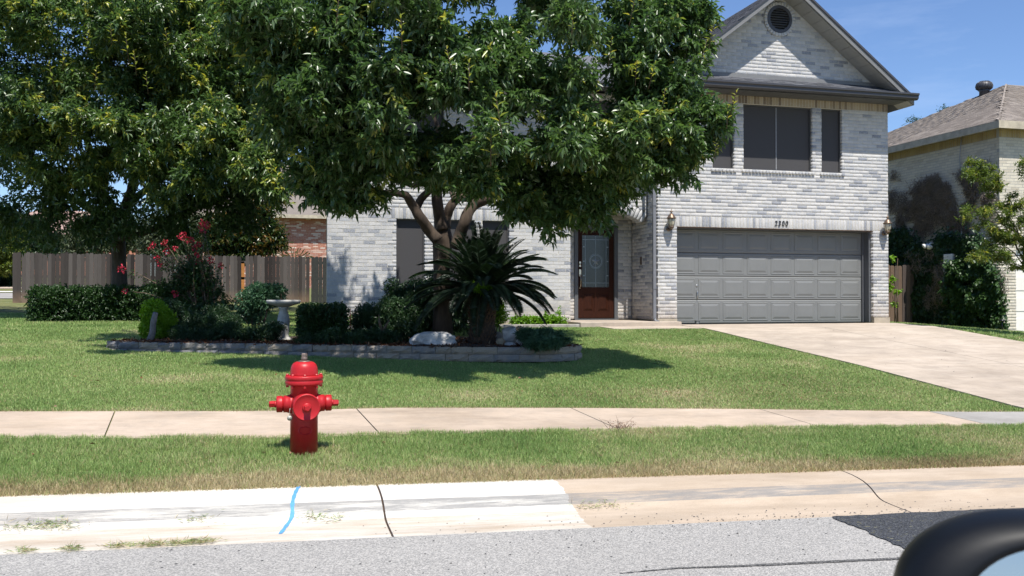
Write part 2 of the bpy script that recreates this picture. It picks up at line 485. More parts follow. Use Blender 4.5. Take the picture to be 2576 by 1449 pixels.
def curb_mat():
    """tan concrete with worn white paint up to X = 2.08 and rubber scuffs half way up the face"""
    t = NT('curb_concrete'); P = t.pos(); x, y, z = t.sep(P)
    n = t.noise(1.1, 6, .65, vec=P, stretch=(1, 3, 3)); n2 = t.noise(100, 4, .7, vec=P); n3 = t.noise(3.2, 6, .72, vec=P, stretch=(.35, 3, 3))
    c = t.ramp(n, [(.35, (.37, .295, .22)), (.62, (.44, .36, .28))])
    edge = t.math('ADD', x, t.math('MULTIPLY', t.noise(9, 4, .6, vec=P), .10))
    painted = t.math('LESS_THAN', edge, 2.13)
    # thin, patchy paint on the gutter pan and towards the left end
    pan = t.math('LESS_THAN', y, 6.07)
    patch_pan = t.ramp(n3, [(.36, .1), (.62, .9)])
    cover = t.math('ADD', t.math('MULTIPLY', pan, patch_pan), t.math('SUBTRACT', 1.0, pan))
    left_wear = t.math('MULTIPLY', t.ramp(t.math('MULTIPLY', t.math('ADD', x, 2.6), .45), [(0, 1.), (1, 0.)]), t.math('SUBTRACT', 1.0, t.ramp(n3, [(.34, 0.), (.66, 1.)])))
    cover = t.math('MULTIPLY', cover, t.math('SUBTRACT', 1.0, t.math('MULTIPLY', left_wear, .8)))
    fac = t.math('MULTIPLY', painted, cover, True)
    c = t.mix(t.math('MULTIPLY', fac, .9), c, (.58, .56, .51))
    # scuff band
    band = t.math('MULTIPLY', t.math('GREATER_THAN', y, 6.13), t.math('LESS_THAN', y, 6.24))
    sc = t.math('MULTIPLY', band, t.ramp(t.noise(4, 6, .75, vec=P, stretch=(.5, 6, 6)), [(.36, .1), (.56, 1.)]))
    c = t.mix(t.math('MULTIPLY', sc, .8), c, (.19, .188, .185))
    c = t.mix(.28, c, t.ramp(n2, [(.3, .65), (.7, 1.1)]), 'MULTIPLY')
    n5 = t.noise(1.7, 7, .75, vec=P, stretch=(.6, 4, 4)); c = t.mix(.5, c, t.ramp(n5, [(.35, .72), (.6, 1.05)]), 'MULTIPLY')
    t.color(c); t.rough(.85, .3); t.bump(n2, .4, .006)
    return t.m
M['curb'] = curb_mat()

def asphalt_mat(name, lo, mid, hi, flecks=None):
    t = NT(name); P = t.pos()
    v = t.new("ShaderNodeTexVoronoi"); v.inputs["Scale"].default_value = 130
    t.l.new(P, v.inputs["Vector"])
    s = t.sep(v.outputs["Color"])[0]
    c = t.ramp(s, [(0, lo), (.45, mid), (.9, hi)])
    n = t.noise(1.2, 5, .6, vec=P)
    c = t.mix(.35, c, t.ramp(n, [(.3, .8), (.7, 1.1)]), 'MULTIPLY')
    if flecks:
        f = t.ramp(t.noise(42, 3, .5, vec=P, stretch=(.6, 1.6, 1)), [(.66, 0.), (.70, 1.)])
        c = t.mix(f, c, flecks)
    t.color(c); t.rough(.85, .35)
    t.bump(v.outputs["Distance"], .5, .006)
    return t.m
M['asphalt'] = asphalt_mat('worn_asphalt', (.185, .182, .175), (.27, .262, .25), (.40, .385, .362))
M['asphalt_new'] = asphalt_mat('fresh_asphalt', (.012, .013, .016), (.028, .031, .037), (.075, .08, .09), (.20, .19, .10))
M['tar'] = asphalt_mat('tar_seal', (.03, .03, .03), (.07, .07, .07), (.16, .155, .15))
M['pebble'] = simple('dark_pebble', (.05, .05, .052), .8, .3, 50)

def block_mat():
    t = NT('retaining_block'); P = t.pos()
    c = t.ramp(t.tone(), [(0, (.36, .29, .21)), (.35, (.28, .245, .20)), (.7, (.185, .185, .19)), (1, (.14, .145, .16))])
    n = t.noise(7, 5, .65, vec=P); n2 = t.noise(70, 4, .7, vec=P)
    c = t.mix(t.math('MULTIPLY', t.ramp(n, [(.45, 0.), (.65, 1.)]), .5), c, (.36, .29, .21))
    c = t.mix(.4, c, t.ramp(n2, [(.3, .6), (.7, 1.2)]), 'MULTIPLY')
    t.color(c); t.rough(.95, .2); t.bump(n2, .7, .01)
    return t.m
M['block'] = block_mat()

# ------------------------------------------------------------------ pieces: many alike parts of one wall, roof or fence
PIECE_POOL = {}
def piece_mesh(kind, verts, faces, mat):
    me = bpy.data.meshes.new(kind); me.from_pydata([tuple(v) for v in verts], [], faces); me.materials.append(mat); me.update()
    return me

def chamfer_box():
    """unit brick: x,z in -.5...5, front face at y=0, back at y=1 (pushed into the wall)"""
    o = .5
    v = [(-o, 1, -o), (o, 1, -o), (o, 1, o), (-o, 1, o)]
    v += [(-o, .010, -o), (o, .010, -o), (o, .010, o), (-o, .010, o)]
    a, b = .5 - .004, .5 - .012
    v += [(-a, 0, -b), (a, 0, -b), (a, 0, b), (-a, 0, b)]
    f = [(8, 9, 10, 11)]
    for i in range(4):
        j = (i + 1) % 4
        f.append((i, j, 4 + j, 4 + i)); f.append((4 + i, 4 + j, 8 + j, 8 + i))
    return v, f
BRICK_V, BRICK_F = chamfer_box()

def emit_pieces(root, name, base, items, mat, stuff_name, limit=300, rank=None, parent=None):
    """items: (Matrix, tone, weight); the limit with the highest weight become objects, the rest one part"""
    V0, F0 = base
    order = sorted(range(len(items)), key=lambda i: -items[i][2])
    solo = order[:limit]; rest = order[limit:]
    me = piece_mesh(name, V0, F0, mat)
    for i in solo:
        Mx, tn, _, par = items[i][0], items[i][1], items[i][2], (items[i][3] if len(items[i]) > 3 else parent)
        o = bpy.data.objects.new(name, me); COL.objects.link(o)
        o.parent = par
        if par.parent is None: o.matrix_parent_inverse = Matrix.Translation(-par.location)
        o.matrix_basis = Mx; o["tone"] = float(tn)
    if rest:
        A = np.array([list(v) + [1] for v in V0]); nb = len(A)
        Ms = np.array([np.array(items[i][0]) for i in rest])
        V = np.einsum('nij,vj->nvi', Ms, A)[:, :, :3].reshape(-1, 3)
        tn = np.array([items[i][1] for i in rest])
        k = len(F0[0])
        assert all(len(f) == k for f in F0)
        F = (np.array(F0)[None] + (np.arange(len(rest)) * nb)[:, None, None]).reshape(-1, k)
        o = link(stuff_name, np_mesh(stuff_name, V, F, mat, np.repeat(tn, len(F0))), root)
        o["kind"] = "stuff"

def tone_brick(dark=.2):
    r = random.random()
    if r < dark: return random.uniform(.7, 1.0)
    if r < dark + .24: return random.uniform(.45, .7)
    return random.uniform(0, .45)

PITCH_Z, PITCH_U, JOINT = 0.0775, 0.25, 0.011
def subtract(iv, cut):
    out = []
    for a, b in iv:
        c, d = cut
        if d <= a or c >= b: out.append((a, b)); continue
        if c > a: out.append((a, c))
        if d < b: out.append((d, b))
    return [(a, b) for a, b in out if b - a > .02]

class BrickWall:
    """bricks on the plane through o, running along unit vector u, facing n (outwards)"""
    def __init__(s, o, u, n, dark=.2, pz=PITCH_Z, pu=PITCH_U, depth=.095, weight=None, joint=JOINT):
        s.o, s.u, s.n = Vector(o), Vector(u), Vector(n)
        s.items, s.slabs = [], []
        s.dark, s.pz, s.pu, s.depth, s.joint = dark, pz, pu, depth, joint
        s.weight = weight or (lambda p: -p.length)
    def brick(s, uc, zc, w, h, rot=0, off=0, tone=None):
        out = random.gauss(0, .0008) + off
        p = s.o + s.u * uc + Vector((0, 0, zc)) + s.n * out
        B = Matrix((( s.u.x, -s.n.x, 0, p.x), (s.u.y, -s.n.y, 0, p.y), (0, 0, 1, p.z), (0, 0, 0, 1)))
        Mx = B @ Matrix.Rotation(rot + random.gauss(0, .0022), 4, 'Y') @ Matrix.Diagonal((w, s.depth, h, 1))
        s.items.append((Mx, tone_brick(s.dark) if tone is None else tone, s.weight(p)))
    def course_fill(s, z0, z1, intervals_at, start=0):
        n = int(round((z1 - z0) / s.pz)); pz = (z1 - z0) / n
        for k in range(n):
            za = z0 + k * pz; zc = za + pz / 2
            off = (k % 2) * s.pu * .5 + random.choice((0, 0, .004)) + (.03 if (k // 2) % 3 == 1 else 0)
            iv = intervals_at(zc, za, za + pz)
            for a, b in iv:
                s.slabs.append((a, b, za, za + pz))
                x = math.floor((a - off) / s.pu) * s.pu + off
                while x < b:
                    l, r = max(x, a), min(x + s.pu, b)
                    if r - l > .028:
                        la = l + (s.joint / 2 if l > a + 1e-4 else 0); ra = r - (s.joint / 2 if r < b - 1e-4 else 0)
                        s.brick((la + ra) / 2, zc, ra - la, pz - s.joint)
                    x += s.pu
    def soldiers(s, a, b, z0, z1, off=0, w=.0775, dark=None):
        n = max(1, int(round((b - a) / w))); w = (b - a) / n
        s.slabs.append((a, b, z0, z1))
        for i in range(n):
            s.brick(a + (i + .5) * w, (z0 + z1) / 2, w - s.joint, z1 - z0 - s.joint, off=off, tone=tone_brick(dark if dark is not None else s.dark))
    def backing(s, name, mat, parent, thick=.16, inset=.0035):
        # mortar slab behind the brick faces, merged over courses with equal ends
        rects = sorted(s.slabs, key=lambda r: (r[0], r[1], r[2])); out = []
        for r in rects:
            if out and abs(out[-1][0] - r[0]) < 1e-5 and abs(out[-1][1] - r[1]) < 1e-5 and abs(out[-1][3] - r[2]) < 1e-4:
                out[-1][3] = r[3]
            else: out.append(list(r))
        mb = MB()
        for a, b, z0, z1 in out:
            P = []
            e = .004
            for uu, dd in ((a + e, inset), (b - e, inset), (b - e, thick), (a + e, thick)):
                P.append(s.o + s.u * uu - s.n * dd + Vector((0, 0, z0)))
            mb.prism(P, (0, 0, z1 - z0))
        return mb.build(name, mat, parent)

def cull_interval(a, b): return [(a, b)]

# ------------------------------------------------------------------ ground, road, kerb, pavement, driveway
def ground(X, Y):
    X = np.asarray(X, float); Y = np.asarray(Y, float)
    zl = np.interp(Y, [-200, -6, 5.69, 6.57, 7.9, 9.05, 12, 14.66, 17, 18.4, 35, 60, 90, 400],
                   [-1.5, -.72, -.90, -.735, -.585, -.51, -.325, -.19, -.06, -.03, .39, 1.6, 2.5, 6.0])
    g = np.interp(Y, [5.7, 6.6, 9, 12, 15, 17], [.022, .022, .026, .015, .006, 0])
    ex = np.clip(X - 14.2, 0, 6) * .066 * np.clip((Y - 9) / 6, 0, 1)
    return zl - g * np.clip(X, -40, 40) - ex
def gz(x, y): return float(ground(x, y))
GX = .022

def kerb_back(X): return 6.575
# one sheet to the horizon, dipping under the road and the kerb
xs = np.unique(np.concatenate([np.linspace(-400, -40, 10), np.linspace(-40, -12, 20), np.arange(-12, 20.01, .5), np.array([14.2]), np.linspace(20.5, 40, 14), np.linspace(60, 400, 8)]))
ys = np.unique(np.concatenate([np.linspace(-200, -30, 6), np.array([-20, -10, -6.2, -6.0, -3.9, -3.85, 0, 5.0, 5.6, 6.5, 6.57, 6.6, 7.9, 9.05, 14.66]), np.arange(7, 19, .5), np.array([18.4]), np.arange(19, 36, 1.), np.linspace(36, 60, 13), np.linspace(65, 100, 8), np.linspace(130, 600, 8)]))
GXX, GYY = np.meshgrid(xs, ys, indexing='ij')
GZ = ground(GXX, GYY)
low = (GYY > -3.87) & (GYY < 6.565)
GZ = np.where(low, -1.12 - GX * np.clip(GXX, -40, 40), GZ)
nx, ny = len(xs), len(ys)
idx = np.arange(nx * ny).reshape(nx, ny)
F = np.stack([idx[:-1, :-1], idx[1:, :-1], idx[1:, 1:], idx[:-1, 1:]], -1).reshape(-1, 4)
o = link("ground", np_mesh("ground", np.stack([GXX, GYY, GZ], -1).reshape(-1, 3), F, M['soil'], smooth=True))
tag(o, kind="structure")

def rz(X, Y): return -.885 - GX * max(-40, min(40, X)) + .02 * (1 - ((Y - .9) / 4.8) ** 2)
mb = MB()
rxs = [-300, -40, -12, -6, 0, 4, 8, 14, 20, 40, 300]; rys = [-3.87, -2, 0, 2, 3.5, 4.7, 5.69]
vs_ = [(x, y, rz(x, y)) for x in rxs for y in rys]; n = len(rys)
mb.add(vs_, [(i * n + j, (i + 1) * n + j, (i + 1) * n + j + 1, i * n + j + 1) for i in range(len(rxs) - 1) for j in range(n - 1)], smooth=True)
road = tag(mb.build("road", M['asphalt']), kind="structure")

def onroad(px, py):
    d = ray(px, py); t = -1.463 / (d.z + GX * d.x)
    p = C0 + d * t; return p
a, b = onroad(2075, 1292), onroad(2270, 1380)
c = b + (b - a) * 2.2
edge = []
for i in range(60):
    t = i / 59; p = a.lerp(c, t)
    edge.append((p.x + random.uniform(-.02, .02), min(5.68, p.y + random.uniform(-.012, .012)) + .02 * math.sin(t * 9)))
poly = edge + [(40, c.y), (40, 5.686)] + [(x, 5.686 + random.uniform(-.02, .012)) for x in np.linspace(12, a.x + .03, 90)]
mb = MB(); mb.add([(x, y, rz(x, y) + .006) for x, y in poly], [tuple(range(len(poly)))])
tag(mb.build("fresh_asphalt_patch", M['asphalt_new'], road))
# sealed crack in the old surface
pts = [onroad(x, y) for x, y in ((1560, 1446), (1700, 1433), (1850, 1428), (2000, 1421), (2140, 1414), (2260, 1409), (2420, 1400))]
up, dn = [], []
for i in range(120):
    t = i / 119 * (len(pts) - 1); k = min(int(t), len(pts) - 2); p = pts[k].lerp(pts[k + 1], t - k)
    w = .008 + .030 * min(1, i / 50) + random.uniform(-.006, .006)
    up.append((p.x, p.y + w / 2)); dn.append((p.x, p.y - w / 2))
mb = MB()
for i in range(119):
    q = [up[i], up[i + 1], dn[i + 1], dn[i]]
    mb.add([(x, y, rz(x, y) + .004) for x, y in q], [(0, 1, 2, 3)])
mb.build("crack_sealant", M['tar'], road)

KP = [(5.69, -.885), (5.80, -.882), (5.92, -.877), (6.02, -.870), (6.06, -.862), (6.09, -.850), (6.12, -.834), (6.15, -.815), (6.18, -.798), (6.22, -.780), (6.27, -.764), (6.33, -.752), (6.41, -.741), (6.49, -.735), (6.572, -.732)]
def kz(Y): return float(np.interp(Y, [p[0] for p in KP], [p[1] for p in KP]))
kerb = thing("kerb", (0, 6.3, -.9), None, None); kerb["kind"] = "structure"
JX = [-40, -25, -14, -10.3, -6.6, -2.95, .76, 4.55, 8.25, 12, 15.7, 25, 40]
def kerb_section(x0, x1):
    mb = MB(); n = len(KP)
    xsn = np.linspace(x0, x1, 9)
    vs_ = [(x, y, z - GX * x) for x in xsn for y, z in KP]
    mb.add(vs_, [(i * n + j, (i + 1) * n + j, (i + 1) * n + j + 1, i * n + j + 1) for i in range(8) for j in range(n - 1)], smooth=True)
    for x, rev in ((x0, False), (x1, True)):
        prof = [(x, y, z - GX * x) for y, z in KP] + [(x, 6.572, -1.1 - GX * x), (x, 5.69, -1.1 - GX * x)]
        f = tuple(range(len(prof))); mb.add(prof, [f[::-1] if rev else f])
    mb.add([(x0, 6.572, -.732 - GX * x0), (x1, 6.572, -.732 - GX * x1), (x1, 6.572, -1.1 - GX * x1), (x0, 6.572, -1.1 - GX * x0)], [(0, 1, 2, 3)])
    mb.add([(x0, 5.69, -.885 - GX * x0), (x1, 5.69, -.885 - GX * x1), (x1, 5.69, -1.1 - GX * x1), (x0, 5.69, -1.1 - GX * x0)], [(3, 2, 1, 0)])
    return mb.build("kerb_section", M['curb'], kerb)
for i in range(len(JX) - 1): kerb_section(JX[i] + .007, JX[i + 1] - .007)
# dirt in the open joints
mb = MB()
for x in (.76, 4.55):
    for i in range(len(KP) - 1):
        (y0, z0), (y1, z1) = KP[i], KP[i + 1]
        mb.add([(x - .0068, y0, z0 - .01 - GX * x), (x + .0068, y0, z0 - .01 - GX * x), (x + .0068, y1, z1 - .01 - GX * x), (x - .0068, y1, z1 - .01 - GX * x)], [(0, 1, 2, 3)])
mb.build("joint_filler", M['mulch'], kerb)
# blue utility mark sprayed across the kerb
def onkerb(px, py):
    p = None
    for i in range(61):
        Y = 5.69 + i * (6.572 - 5.69) / 60
        q = atY(px, py, Y)
        if q.z <= kz(Y) - GX * q.x: return q if p is None else (p + q) / 2
        p = q
    return atY(px, py, 6.57)
pp = [(752, 1222), (745, 1236), (738, 1255), (735, 1272), (736, 1288), (734, 1302), (722, 1320), (705, 1343)]
wp = []
cen = [onkerb(*p) for p in pp]
ctr = []
for Y in np.linspace(cen[0].y, cen[-1].y, 26):
    ks = [c.y for c in cen][::-1]; xs_ = [c.x for c in cen][::-1]
    ctr.append((float(np.interp(Y, ks, xs_)), float(Y)))
mb = MB()
for i in range(len(ctr) - 1):
    (xa, ya), (xb, yb) = ctr[i], ctr[i + 1]
    wa = .0125 + .002 * math.sin(i * 1.7); wb = .0125 + .002 * math.sin(i * 1.7 + 1.7)
    mb.add([(xa - wa, ya, kz(ya) - GX * (xa - wa) + .003), (xa + wa, ya, kz(ya) - GX * (xa + wa) + .003), (xb + wb, yb, kz(yb) - GX * (xb + wb) + .003), (xb - wb, yb, kz(yb) - GX * (xb - wb) + .003)], [(0, 1, 2, 3)])
tag(mb.build("paint_mark", M['blue_paint'], kerb), "wavy blue spray paint line down the white kerb")

# sidewalk slabs
def sw_far(X): return float(np.interp(X, [-8, -2.3, 0, 1.2, 3, 5, 7.5, 9], [9.05, 9.08, 9.02, 9.16, 9.10, 8.98, 8.72, 8.66]))
def sw_near(X): return float(np.interp(X, [-8, -2, 0, 1.5, 4, 6.4, 9], [7.95, 7.96, 7.84, 7.92, 7.95, 7.90, 7.84]))
walk = thing("sidewalk", (0, 8.5, -.6), None, None); walk["kind"] = "structure"
SJ = [-12, -9.3, -7.2, -5.2, -3.35, -1.3, .90, 3.12, 5.25, 7.25, 8.6]
def slab(x0, x1, mat, name="slab", near=sw_near, far=sw_far, parent=walk, lift=.018, sh=.09, k=7):
    mb = MB(); top = []
    for i in range(k):
        t = i / (k - 1)
        for j in range(4):
            s_ = j / 3
            x = x0 + (x1 - x0) * t + (s_ - .5) * -sh
            y = near(x) + (far(x) - near(x)) * s_
            top.append((x, y, gz(x, y) + lift))
    mb.add(top, [(i * 4 + j, (i + 1) * 4 + j, (i + 1) * 4 + j + 1, i * 4 + j + 1) for i in range(k - 1) for j in range(3)], smooth=True)
    rim = [i * 4 for i in range(k)] + [(k - 1) * 4 + j for j in (1, 2, 3)] + [i * 4 + 3 for i in range(k - 2, -1, -1)] + [2, 1]
    m = len(rim); base = [top[r] for r in rim] + [(top[r][0], top[r][1], top[r][2] - .12) for r in rim]
    mb.add(base, [(i, m + i, m + (i + 1) % m, (i + 1) % m) for i in range(m)])
    return mb.build(name, mat, parent)
for i in range(len(SJ) - 1): slab(SJ[i] + .006, SJ[i + 1] - .006, M['walk'] if i < len(SJ) - 2 else M['drive_far'])

# driveway: slabs from the garage down across the sidewalk
drive = thing("driveway", (11.4, 13, -.3), None, None); drive["kind"] = "structure"
DL, DR = 8.68, 14.25
def dslab(x0, x1, y0, y1, kx=5, ky=6):
    mb = MB(); top = [(x0 + (x1 - x0) * i / (kx - 1), y0 + (y1 - y0) * j / (ky - 1), 0) for i in range(kx) for j in range(ky)]
    top = [(x, y, gz(x, y) + .022 if y < 17.9 else gz(x, y) + .022 + (y - 17.9) * .02) for x, y, _ in top]
    mb.add(top, [(i * ky + j, (i + 1) * ky + j, (i + 1) * ky + j + 1, i * ky + j + 1) for i in range(kx - 1) for j in range(ky - 1)], smooth=True)
    rim = [i * ky for i in range(kx)] + [(kx - 1) * ky + j for j in range(1, ky)] + [i * ky + ky - 1 for i in range(kx - 2, -1, -1)] + list(range(ky - 2, 0, -1))
    m = len(rim); base = [top[r] for r in rim] + [(top[r][0], top[r][1], top[r][2] - .12) for r in rim]
    mb.add(base, [(i, m + i, m + (i + 1) % m, (i + 1) % m) for i in range(m)])
    mb.build("driveway_slab", M['drive'], drive)
for (ya, yb) in ((6.59, 7.9), (7.912, 9.1), (9.112, 12.1), (12.112, 15.2), (15.212, 18.42)):
    for (xa, xb) in ((DL, 11.43), (11.442, DR)):
        dslab(xa, xb, ya, yb)
# front path between porch and driveway
mb = MB()
def flat(mb, pts, lift, t=.1):
    mb.prism([(x, y, gz(x, y) + lift - t) for x, y in pts], (0, 0, t))
flat(mb, [(6.75, 17.25), (8.67, 17.2), (8.67, 18.14), (6.75, 18.14)], .02)
tag(mb.build("front_path", M['drive']), kind="structure")

# side street glimpsed beyond the end of the fence
def strip(name, x0, x1, y0, y1, mat, lift=.02, kind="structure"):
    mb = MB(); k = 8; v = []
    for i in range(k):
        x = x0 + (x1 - x0) * i / (k - 1)
        for y in np.linspace(y0, y1, 4): v.append((x, y, gz(x, y) + lift))
    mb.add(v, [(i * 4 + j, (i + 1) * 4 + j, (i + 1) * 4 + j + 1, i * 4 + j + 1) for i in range(k - 1) for j in range(3)])
    return tag(mb.build(name, mat), kind=kind)
strip("side_sidewalk", -40, -9.35, 33.6, 35.2, M['walk'])
strip("side_road", -40, -9.0, 38.4, 43.2, M['drive_far'])
strip("side_kerb", -40, -9.0, 43.2, 44.0, M['white_paint'], .06)
strip("far_sidewalk", -40, -9.0, 48, 50, M['walk'])

# ------------------------------------------------------------------ the house
house = thing("house", (8.0, 18.4, 0), "two storey white-grey brick house with a double garage and front gable", "house")
FY, LY, BY = 18.4, 18.95, 19.87      # garage front, main front, porch back wall
def wgt(p):
    d = (p - C0).length
    ok = (abs(p.y - LY) < .3 and ((1.2 < p.x < 2.5 and .55 < p.z < 2.4) or (5.1 < p.x < 6.4 and .2 < p.z < 2.3))) or (abs(p.y - FY) < .1 and p.z < 2.3 and p.x < 8.7)
    return (1000 if ok else 0) - d
items = []
PEAK = (11.2, 7.64); RS = .77
# garage block front
W = BrickWall((0, FY, 0), (1, 0, 0), (0, -1, 0), dark=.16, weight=wgt)
W.course_fill(.135, 2.15, lambda z, a, b: [(8.22, 8.67), (13.65, 14.06)])
W.course_fill(2.15, 2.3825, lambda z, a, b: [(8.22, 8.57), (13.95, 14.06)])
W.soldiers(8.57, 13.95, 2.15, 2.3825, dark=.16)
UPW = [(9.54, 10.07), (10.30, 12.05), (12.29, 12.83)]
def up_iv(z, a, b):
    iv = [(8.22, 14.06)]
    if z > 3.39:
        e = .05 if z < 3.4675 else 0
        for c in UPW: iv = subtract(iv, (c[0] - e, c[1] + e))
    return iv
W.course_fill(2.3825, 4.94, up_iv)
for a_, b_ in UPW: W.soldiers(a_ - .05, b_ + .05, 3.39, 3.4675, off=.03, w=.085, dark=.08)

VC, VR = (11.2, 6.90), .385
def gable_iv(z, a, b):
    h = (PEAK[1] - .17 - a) / RS
    iv = [(PEAK[0] - h, PEAK[0] + h)] if h > .05 else []
    if abs(z - VC[1]) < VR:
        q = math.sqrt(VR ** 2 - (z - VC[1]) ** 2); iv = subtract(iv, (VC[0] - q, VC[0] + q))
    return [(max(a1, 8.22), min(b1, 14.06)) for a1, b1 in iv]
W.course_fill(5.53, 7.47, gable_iv)
for k in range(30):
    th = 2 * math.pi * k / 30; rr = .352
    s0 = Vector((VC[0] + rr * math.sin(th), FY - .035, VC[1] + rr * math.cos(th)))
    W.items.append((Matrix.Translation(s0) @ Matrix.Rotation(th, 4, 'Y') @ Matrix.Diagonal((.064, .09, .075, 1)), random.uniform(0, .5), wgt(s0)))
wall_g = W.backing("wall", M['mortar'], house)
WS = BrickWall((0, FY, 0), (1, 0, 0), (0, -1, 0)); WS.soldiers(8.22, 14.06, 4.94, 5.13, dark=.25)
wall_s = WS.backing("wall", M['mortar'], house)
emit_pieces(house, "soldier_brick", (BRICK_V, BRICK_F), [(m_, t_, w_, wall_s) for m_, t_, w_ in WS.items], M['brick_eave_bounce'], "soldier_bricks", 300)
items += [(m_, t_, w_, wall_g) for m_, t_, w_ in W.items]
# main front
W = BrickWall((0, LY, 0), (1, 0, 0), (0, -1, 0), dark=.17, weight=wgt)
LWN = [(2.59, 3.19), (3.38, 4.26), (4.43, 5.02)]
ACX, SPZ, ARC_R, ARC_C = 7.31, 2.18, 1.388, 1.112
def main_iv(z, a, b):
    iv = [(1.18, 8.21)]
    if .68 < z < 2.2325:
        for c in LWN: iv = subtract(iv, c)
    elif 2.2325 <= z < 2.465: iv = subtract(iv, (2.49, 5.12))
    if z < SPZ: iv = subtract(iv, (6.40, 8.22))
    else:
        ro = ARC_R + .24
        if z < 2.34: h = .91 + (z - SPZ) * 1.0
        else: h = math.sqrt(max(0, ro ** 2 - (z - ARC_C) ** 2))
        if h > 0: iv = subtract(iv, (ACX - h, ACX + h))
    if 3.47 < z < 4.94:
        for c in ((2.4, 3.6), (6.3, 7.4)): iv = subtract(iv, c)
    return iv
W.course_fill(.0625, 2.2325, main_iv)
W.course_fill(2.2325, 5.10, main_iv)
W.soldiers(2.49, 5.12, 2.2325, 2.465, dark=.22)
na = 24; th0 = math.asin(.91 / ARC_R)
for k in range(na):
    th = -th0 + 2 * th0 * (k + .5) / na; rr = ARC_R + .12
    p = Vector((ACX + rr * math.sin(th), LY, ARC_C + rr * math.cos(th)))
    if p.x > 8.17: continue
    W.items.append((Matrix.Translation(p) @ Matrix.Rotation(th, 4, 'Y') @ Matrix.Diagonal((2 * th0 * ARC_R / na - .006, .30, .236, 1)), tone_brick(.4), wgt(p)))
wall_m = W.backing("wall", M['mortar'], house, thick=.30)
items += [(m_, t_, w_, wall_m) for m_, t_, w_ in W.items]
# porch: back wall, right return
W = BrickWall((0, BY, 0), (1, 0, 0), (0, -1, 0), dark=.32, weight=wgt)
W.course_fill(.10, 2.63, lambda z, a, b: subtract([(6.2, 8.215)], (6.80, 7.86)) if z < 2.26 else [(6.2, 8.215)])
wp = W.backing("wall", M['mortar'], house); items += [(m_, t_, w_, wp) for m_, t_, w_ in W.items]
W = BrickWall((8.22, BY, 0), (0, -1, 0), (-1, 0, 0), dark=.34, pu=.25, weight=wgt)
W.course_fill(.10, 5.10, lambda z, a, b: [(0, BY - FY - .096)] if z < 2.63 else [(BY - LY, BY - FY - .096)])
wp = W.backing("wall", M['mortar'], house, thick=.2); items += [(m_, t_, w_, wp) for m_, t_, w_ in W.items]
emit_pieces(house, "brick", (BRICK_V, BRICK_F), items, M['brick'], "brickwork", 300)

# foundations, inner body, porch ceiling
mb = MB()
mb.box(8.20, 8.665, FY - .02, FY + .3, -.3, .13); mb.box(13.655, 14.08, FY - .02, FY + .3, -.35, .13)
mb.box(1.17, 6.39, LY - .012, LY + .3, -.3, .06)
mb.build("foundation", M['concrete'], house)
mb = MB()
mb.box(8.45, 14.0, FY + .75, 26.9, -.2, 5.1)                  # inner volume of the garage block
mb.prism([(1.35, LY + .32, -.1), (6.15, LY + .32, -.1), (6.15, BY + .2, -.1), (8.42, BY + .2, -.1), (8.42, 26.9, -.1), (2.0, 26.9, -.1)], (0, 0, 5.2))
mb.box(6.18, 8.2, LY + .31, BY - .01, 2.62, 5.1)
mb.box(6.25, 6.395, LY + .3, BY, .08, 2.62)
mb.build("inner_structure", M['mortar'], house)
# garage reveal: side boards, head
mb = MB()
mb.box(13.60, 13.648, FY + .10, FY + .375, .02, 2.148); mb.box(13.56, 13.60, FY + .28, FY + .375, .02, 2.148)
mb.box(8.672, 8.70, FY + .10, FY + .375, .02, 2.148)
mb.box(8.70, 13.60, FY + .098, FY + .375, 2.12, 2.148)
mb.build("garage_door_frame", M['trim_grey'], house)
mb = MB(); mb.box(8.68, 13.64, FY + .004, FY + .097, 2.141, 2.149)
mb.build("steel_lintel", simple("rusty_lintel", (.10, .05, .03), .8), house)
mb = MB(); mb.box(8.66, 13.66, FY + .376, FY + .43, .0, 2.5)
mb.box(8.45, 8.66, FY + .17, FY + .74, .0, 2.5); mb.box(13.66, 14.0, FY + .17, FY + .74, 0, 2.5)
gd = mb.build("garage_door", M['dark'], house)
DX0, DX1, DYF = 8.70, 13.565, FY + .335
sh = 2.118 / 4
for k in range(4):
    z0 = .012 + k * sh
    mb = MB()
    e = .012
    prof = [(DYF + .035, z0 + .003), (DYF + e, z0 + .003), (DYF, z0 + .018), (DYF, z0 + sh - .022), (DYF + e, z0 + sh - .005), (DYF + .035, z0 + sh - .003)]
    mb.prism([(DX0, y, z) for y, z in prof][::-1], (DX1 - DX0, 0, 0))
    mb.build("door_section", M['door_grey'], gd)
# embossed panel: rings of quads
def panel_base(w, h):
    rings = [(0, 0), (.012, .007), (.026, .009), (.052, -.003), (.072, -.012), (.080, -.012)]
    v, f = [], []
    for ins, dep in rings:
        a_, b_ = w / 2 - ins, h / 2 - ins
        v += [(-a_, dep, -b_), (a_, dep, -b_), (a_, dep, b_), (-a_, dep, b_)]
    for i in range(len(rings) - 1):
        for j in range(4):
            q = (j + 1) % 4; f.append((4 * i + j, 4 * i + q, 4 * i + 4 + q, 4 * i + 4 + j))
    b_ = 4 * (len(rings) - 1); f.append((b_, b_ + 1, b_ + 2, b_ + 3))
    return v, f
pv, pf = panel_base(.515, .395)
